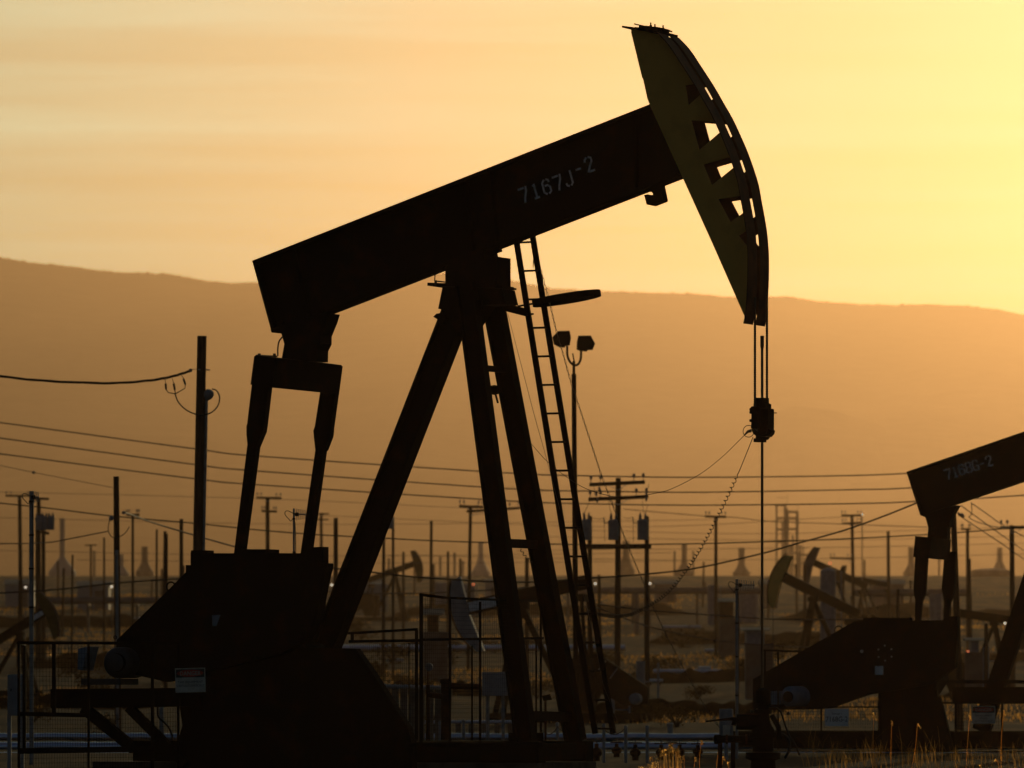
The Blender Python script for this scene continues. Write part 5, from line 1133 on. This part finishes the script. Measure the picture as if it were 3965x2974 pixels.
# tanks
def tank(u0, u1, vt, D, label, m='tan', dome=.12, group='storage tanks'):
    g = G((u0 + u1) / 2, D); r = (u1 - u0) / 2 * S * D; h = P(0, vt, D).z - g.z; root = thing('storage_tank', label, 'tank', g, group)
    mb = MB(); mb.lathe(g - V((0, 0, .2)), [(r, 0), (r, h + .2)], 32); mb.build('shell', m, root, True)
    mb = MB(); mb.lathe(g + V((0, 0, h)), [(r * 1.02, -.02), (r * 1.02, .04), (r * .6, r * dome * .7), (.05, r * dome)], 32); mb.build('roof', m, root, True)
    mb = MB(); a = g + V((r * .5, -r * .88, 0)); mb.bar(a, a + V((0, 0, h)), .06); mb.bar(a + V((.45, .1, 0)), a + V((.45, .1, h)), .06)
    for i in range(int(h / .5)): mb.bar(a + V((0, 0, .3 + .5 * i)), a + V((.45, .1, .3 + .5 * i)), .03)
    mb.build('ladder', m, root)
    return root
tank(3761, 3915, 2210, 16.0, 'broad tan storage tank at the right, behind the tall poles')
tank(3176, 3236, 2214, 4.2, 'pale upright tank beside the far pumpjacks right of the polished rod', 'bluegrey', .5)
tank(1790, 1840, 2262, 7.5, 'wide low grey tank left of the near front leg', 'grey'); tank(1430, 1500, 2262, 8.0, 'low grey tank right of the slanted rear leg', 'grey'); tank(1680, 1730, 2258, 7.8, 'low grey tank behind the tall mesh guard', 'grey')
tank(2740, 2775, 2268, 6.5, 'small pale tank left of the slender antenna mast', 'bluegrey'); tank(2860, 2935, 2275, 6.8, 'wide pale tank behind the yagi of the slender mast', 'bluegrey')
tank(2455, 2475, 2300, 6.0, 'narrow tank just right of the transformer pole', 'tan', group='storage tanks'); tank(3600, 3650, 2300, 5.2, 'low tank seen between the right pumpjack pitman arms', 'grey')
tank(3805, 3830, 2510, 2.6, 'small pale drum by the slanted leg at the right', 'bluegrey', .1)
tank(2350, 2380, 2610, 2.3, 'pale twin drum left half, below the transformer pole', 'bluegrey', .1); tank(2464, 2497, 2566, 2.5, 'pale drum tucked against the right transformer post', 'grey', .1)
# pipe racks and sheds along the skyline
def rack(u0, u1, v, D, label, h=.5, m='plant'):
    a, b = P(u0, v, D), P(u1, v, D); root = thing('pipe_rack', label, 'pipe rack', G((u0 + u1) / 2, D), 'pipe racks along the skyline'); mb = MB()
    for i in range(3): mb.tube([a + V((0, i * .8, .1 * i)), b + V((0, i * .8, .1 * i))], .16, 8); mb.build('pipe', 'plant', root); mb = MB()
    n = max(3, int((b - a).length / 7))
    for i in range(n + 1):
        p = a.lerp(b, i / n); z = gz(p.x, p.y); mb = MB(); mb.bar(V((p.x, p.y + .5, z - .2)), p + V((0, .5, -.15)), .18); mb.bar(p + V((0, -.3, -.2)), p + V((0, 2.1, -.2)), .14); mb.build('bent', m, root)
    return root
rack(-150, 760, 2242, 17.6, 'long far pipe rack at the left skyline'); rack(1400, 2010, 2236, 17.8, 'long far pipe rack behind the front legs'); rack(2280, 2960, 2236, 17.6, 'long far pipe rack behind the coil cord'); rack(3330, 4100, 2236, 17.4, 'long far pipe rack behind the right pumpjack')
rack(2200, 2950, 2292, 6.6, 'nearer pipe rack below the skyline behind the transformer pole'); rack(3300, 3760, 2300, 6.0, 'nearer pipe rack below the skyline behind the right pumpjack'); rack(150, 720, 2330, 6.0, 'nearer pipe rack below the skyline at the left')
def shed(u0, u1, vt, D, dep, label, m='tan', roof=.5):
    g = G((u0 + u1) / 2, D); a = P(u0, vt, D); b = P(u1, vt, D); h = a.z - g.z; root = thing('plant_shed', label, 'shed', g, 'low plant sheds')
    mb = MB(); mb.box((g.x, g.y + dep / 2, g.z + h / 2 - .1), (b.x - a.x, dep, h + .2)); wl_ = mb.build('wall', m, root)
    mb = MB(); mb.prism([V((a.x - .2, g.y - .2, g.z + h)), V((a.x - .2, g.y + dep / 2, g.z + h + roof)), V((a.x - .2, g.y + dep + .2, g.z + h))], V((b.x - a.x + .4, 0, 0))); mb.build('roof', 'plant', root)
    mb = MB(); mb.box((g.x + (b.x - a.x) * .2, g.y - .02, g.z + min(1.0, h * .4)), (min(1.0, h * .4), .05, min(2.0, h * .8))); mb.build('door', 'plant', wl_)
shed(1400, 1480, 2262, 8.6, 5, 'low plant shed right of the rear leg', 'grey'); shed(1880, 1935, 2258, 9.0, 5, 'low plant shed behind the near front leg', 'grey'); shed(2540, 2620, 2262, 8.8, 6, 'low plant shed under the coil cord'); shed(2950, 3010, 2262, 8.4, 6, 'low plant shed just right of the polished rod')
shed(3380, 3500, 2262, 8.2, 6, 'long low plant shed left of the right pumpjack pitman arms'); shed(20, 120, 2262, 8.4, 6, 'low plant shed at the left edge', 'grey'); shed(300, 420, 2268, 8.0, 6, 'low plant shed between antenna and conduit pole', 'grey')
shed(2787, 2840, 2330, 4.4, 3, 'dark narrow equipment shed left of the slender antenna mast', 'rust', .2); shed(1655, 1700, 2380, 3.4, 1.5, 'dark rounded shed inside the view of the tall mesh guard', 'rust', .25)
shed(2890, 2960, 2440, 3.0, 1.5, 'pale skid cabin behind the polished rod', 'bluegrey', .1); shed(3760, 3790, 2480, 2.9, 1.2, 'pale cabinet behind the right pumpjack, left of the slanted leg', 'bluegrey', .1)
# vents and small stacks between
for i, (u, vt, d_, lab) in enumerate(((1705, 2158, .5, 'slim far vent pipe left of the tall pole by the front legs'), (1760, 2140, .5, 'slim far vent pipe right of the tall pole by the front legs'), (1792, 2172, .5, 'short far vent pipe beside the leaning crossarm pole'),
        (2612, 2134, .4, 'thin far vent beside the slim necked stack'), (2685, 2134, .4, 'thin far vent right of the slim necked stack'), (3636, 2130, .4, 'thin far vent between the right pumpjack pitman arms'), (120, 2110, .8, 'far vent column near the leftmost crossarm pole'), (365, 2133, .5, 'stub far vent between antenna and conduit pole'), (1185, 2155, .5, 'short far vent left of the right pitman arm'))):
    D = 18.0; g = G(u, D); h = P(0, vt, D).z - g.z; mb = MB(); mb.lathe(g, [(d_ / 2, 0), (d_ / 2, h - .3), (d_ * .62, h - .3), (d_ * .62, h)], 10); solo(mb, 'vent_pipe', 'plant', lab, 'vent', g, 'slim vent pipes on the skyline', True)
# posts and glowing beads added for sun glints and red points of light
for i, (u, v, m_, lab) in enumerate(((99, 2274, 'glintw', 'small glint bead on the plain, leftmost'), (432, 2272, 'glintw', 'small glint bead just left of the shorter conduit pole'), (1284, 2265, 'glintw', 'small glint bead between belt guard and rear leg'), (1833, 2263, 'glowr', 'small red glow bead left of the near front leg'),
        (2305, 2260, 'glintw', 'dim glint bead left of the transformer pole'), (2517, 2259, 'glintw', 'bright glint bead right of the transformer post'), (3121, 2259, 'glintw', 'small glint bead above the yellow headed pumpjack beam'), (3427, 2259, 'glintw', 'small glint bead left of the right pumpjack'),
        (3338, 1993, 'glintw', 'glint bead on the end of a far crossarm'), (3214, 2181, 'glowr', 'pinkish glow bead over the far upright tank'), (3748, 2522, 'glowr', 'small red glow bead right of the right pumpjack gearbox'), (3891, 2413, 'glintw', 'bright glint bead beside the slanted leg at the right edge'))):
    D = 6.0 if v < 2400 else 2.9; c = P(u, v, D); g = G(u, D); root = thing('glow_bead', lab, 'glow bead', g, 'glowing beads added across the plant')
    mb = MB(); mb.tube([g, c - V((0, 0, .1))], .035 if D > 4 else .02, 6); mb.build('bead_post', 'plant', root)
    r = .07 if D > 4 else .035; mb = MB(); mb.lathe(c - V((0, 0, r)), [(.3 * r, 0), (.9 * r, .4 * r), (r, r), (.8 * r, 1.6 * r), (.2 * r, 2 * r)], 10); mb.build('bead', m_, root, True)

# ================================================================== scrub and dry grass
rnd = random.Random(11)
def shrub_mesh(seed, w_, h_, n):
    r = random.Random(seed); mb = MB(); lobes = [(r.uniform(-.6, .6) * w_, r.uniform(-.4, .4) * w_, r.uniform(.25, .8) * h_, r.uniform(.25, .5) * w_) for _ in range(7)]
    for _ in range(n):
        lx, ly, lz, lr = r.choice(lobes); d = V((r.gauss(0, 1), r.gauss(0, 1), r.gauss(0, .8))).normalized() * lr * r.uniform(.55, 1.08)
        p = V((lx, ly, max(.03, lz))) + d
        if p.z < 0: p.z = abs(p.z) * .3
        a = V((r.gauss(0, 1), r.gauss(0, 1), r.gauss(0, 1))).normalized(); b = a.cross(V((r.gauss(0, 1), r.gauss(0, 1), r.gauss(0, 1)))).normalized(); s = r.uniform(.03, .075) * h_
        mb.add([p - a * s, p + b * s * .5, p + a * s, p - b * s * .5], [(0, 1, 2, 3)])
    return mb
protos = []
for i in range(4):
    me = None
    o = shrub_mesh(20 + i, .9, .9, 900).build('foliage', 'leaf'); st = MB()
    for k in range(7):
        a = k * .9; st.tube([V((0, 0, -.05)), V((cos(a) * .12, sin(a) * .12, .25)), V((cos(a) * .4, sin(a) * .4, .65))], [.03, .02, .008], 5)
    s_ = st.build('stem', 'wood'); protos.append((o.data, s_.data)); bpy.data.objects.remove(o); bpy.data.objects.remove(s_)
spots = [(300, 3.6, 1.0, 'left of the shorter conduit pole'), (370, 2.9, .9, 'below the dim yellow headed pumpjack at the left'), (560, 4.2, 1.2, 'right of the shorter conduit pole'), (640, 3.4, .8, 'behind the slope of the belt guard'), (150, 4.6, 1.3, 'behind the leftmost antenna mast'),
         (1450, 3.4, 1.1, 'right of the rear leg above the rail'), (1520, 4.4, 1.2, 'behind the upright of the mesh guard'), (1600, 3.2, .8, 'in front of the far tilted pumpjack'), (1700, 4.0, 1.2, 'behind the grey horsehead'), (1400, 5.6, 1.6, 'far out right of the rear leg'),
         (2080, 3.0, .8, 'between the two front legs'), (2340, 4.0, 1.2, 'left of the transformer pole foot'), (2450, 3.2, .7, 'between transformer pole and its right post'), (2560, 3.8, 1.2, 'under the low point of the coil cord'), (2640, 5.2, 1.5, 'far out left of the slender antenna'),
         (2700, 3.0, .7, 'left of the slender antenna mast foot'), (2860, 3.6, 1.0, 'behind the polished rod'), (3020, 4.4, 1.2, 'under the yellow horsehead'), (3080, 3.0, .8, 'above the right pumpjack belt guard'), (3240, 4.8, 1.3, 'right of the yellow headed pumpjack'),
         (3450, 4.2, 1.1, 'left of the right pumpjack pitman arms'), (3620, 3.8, 1.1, 'between the right pumpjack pitman arms'), (3780, 3.2, .9, 'right of the right pumpjack gearbox'), (3900, 4.0, 1.0, 'behind the slanted leg at the right edge'), (3480, 2.6, .6, 'just over the right pumpjack guard hatch'), (2520, 2.3, .6, 'low before the dark slanted guard'),
         (2620, 2.1, .6, 'low behind the upper pipeline, left of the control box'), (130, 2.2, .7, 'low behind the motor guard'), (400, 2.0, .5, 'low behind the motor platform'), (1680, 2.0, .5, 'low behind the tall mesh guard')]
for i, (u, D, sc, where) in enumerate(spots):
    g = G(u, D); root = thing('shrub', 'low dark scrub bush ' + where, 'shrub', g, 'scrub bushes on the plain'); fm, sm_ = protos[i % 4]
    for nm, me in (('foliage', fm), ('stem', sm_)):
        o = bpy.data.objects.new(nm, me); col.objects.link(o); o.parent = root
    root.scale = (sc * 1.25, sc * 1.25, sc * .85); root.rotation_euler = (0, 0, i * 1.3)

def blades(mb, x, y, z, n, h, spread, wd, r, lean=.35):
    for _ in range(n):
        bx, by = x + r.gauss(0, spread), y + r.gauss(0, spread); hh = h * r.uniform(.5, 1.1); a = r.uniform(0, 2 * pi); l = r.uniform(.05, lean) * hh
        dx, dy = cos(a) * l, sin(a) * l; e = V((cos(a + 1.57), sin(a + 1.57), 0)) * wd
        p0 = V((bx, by, z - .02)); p1 = p0 + V((dx * .3, dy * .3, hh * .6)); p2 = p0 + V((dx, dy, hh))
        mb.add([p0 - e, p0 + e, p1 + e * .7, p1 - e * .7, p2 + e * .2, p2 - e * .2], [(0, 1, 2, 3), (3, 2, 4, 5)])
# golden stubble in drifts over the plain
mb = MB(); r = random.Random(3); cnt = 0
while cnt < 3600:
    D = 1.75 + 9.0 * r.random() ** 1.6; u = r.uniform(-150, 4100); g = G(u, D)
    if noise.noise(V((g.x * .05, g.y * .012, 7))) < .12: continue
    cnt += 1; k = .4 + .25 * D; blades(mb, g.x, g.y, g.z, 6, .10 + .014 * D, .5 * k, .006 * D, r)
o = mb.build('dry_grass', 'strawdim'); tag(o, kind='stuff')
# low weeds by the lower right edge, in front of the right pumpjack
mb = MB(); r = random.Random(5)
for i in range(210):
    u = 3120 + 930 * r.random(); D = r.uniform(1.12, 1.36); g = G(u, D); d = .2 + 1.5 * noise.noise(V((u * .012, D * 9, 0))) ; blades(mb, g.x, g.y, g.z, 3, .22 + .42 * max(0, min(1, d)) * r.random(), .05, .0028, r, .7)
o = mb.build('weeds', 'strawdim'); tag(o, kind='stuff')
def seed_stalk(u, vt, D, curl, label, group):
    """one stem with a drooping seed head"""
    g = G(u, D); t = P(u + curl, vt, D); rr = random.Random(int(u * 7)); sp = spline([g, g.lerp(t, .5) + V((rr.uniform(-.02, .02), 0, 0)), t, t + V((curl * .0012, 0, -.012)), t + V((curl * .002, 0, -.04))], 5)
    root = thing('grass_stalk', label, 'grass stalk', g, group)
    mb = MB(); mb.tube(sp, .0022, 5); mb.build('stem', 'straw', root)
    mb = MB(); n = len(sp)
    for k in range(60):
        p = sp[int(n * (.52 + .46 * k / 60))]; a = rr.uniform(0, 6.28); q = V((cos(a), sin(a), rr.uniform(.2, 1.0))).normalized() * rr.uniform(.014, .032); e = q.cross(V((0, 0, 1))).normalized() * .006
        mb.add([p - e, p + e, p + q], [(0, 1, 2)])
    mb.build('seed_head', 'straw', root)
names = ['tallest golden grass stalk by the wellhead', 'golden stalk bent left of the tallest one', 'short golden stalk right of the grass tuft', 'golden stalk leaning right beside the wellhead flowline', 'second leaning golden stalk by the flowline', 'lowest curled golden stalk by the wellhead', 'upright golden stalk between tuft and tallest stalk', 'curled golden stalk at the left end of the row', 'thick golden plume topping the grass tuft']
for (u, vt, cu), lb in zip(((2712, 2874, 4), (2634, 2905, -10), (2688, 2936, 4), (2770, 2918, 10), (2788, 2936, 12), (2828, 2955, -6), (2656, 2930, -6), (2536, 2936, -12), (2612, 2906, 10)), names): seed_stalk(u, vt, 1.06, cu, lb, 'golden grass stalks at the bottom edge')
names2 = ['tall dim stalk before the right pumpjack counterweight, leftmost', 'dim stalk beside the right pumpjack counterweight, second', 'drooping feathery stalk before the dark gearbox base', 'slim stalk left of the right DANGER sign', 'slim stalk right of the right DANGER sign', 'pair stalk at the bottom right corner', 'stubby stalk near the bottom right', 'small stalk near the bottom right corner edge']
for (u, vt, cu), lb in zip(((3380, 2770, 3), (3450, 2800, 3), (3530, 2810, 22), (3740, 2780, 14), (3876, 2760, 10), (3868, 2942, -10), (3712, 2958, -3), (3790, 2965, 5)), names2): seed_stalk(u, vt, 1.16, cu, lb, 'dim weed stalks before the right pumpjack')
# the tuft
mb = MB(); r = random.Random(9)
for i in range(70):
    u = r.uniform(2470, 2640); D = r.uniform(1.04, 1.10); g = G(u, D); top = 2990 - 95 * math.exp(-((u - 2600) / 45) ** 2) - 25 * r.random() - 30 * math.exp(-((u - 2550) / 30) ** 2); h = P(0, top, D).z - g.z
    blades(mb, g.x, g.y, g.z, 2, h, .01, .003, r, .2)
    p = V((g.x, g.y, g.z + h))
    for k in range(16):
        a = r.uniform(0, 6.28); q = V((cos(a), sin(a), r.uniform(-.2, 1.0))) * r.uniform(.01, .03); e = q.cross(V((0, 0, 1))).normalized() * .004; p2 = p + V((r.gauss(0, .012), 0, -r.uniform(0, .10))); mb.add([p2 - e, p2 + e, p2 + q], [(0, 1, 2)])
solo(mb, 'grass_tuft', 'straw', 'tuft of backlit golden grass at the bottom edge, right of the near footing', 'grass tuft', G(2560, 1.07))
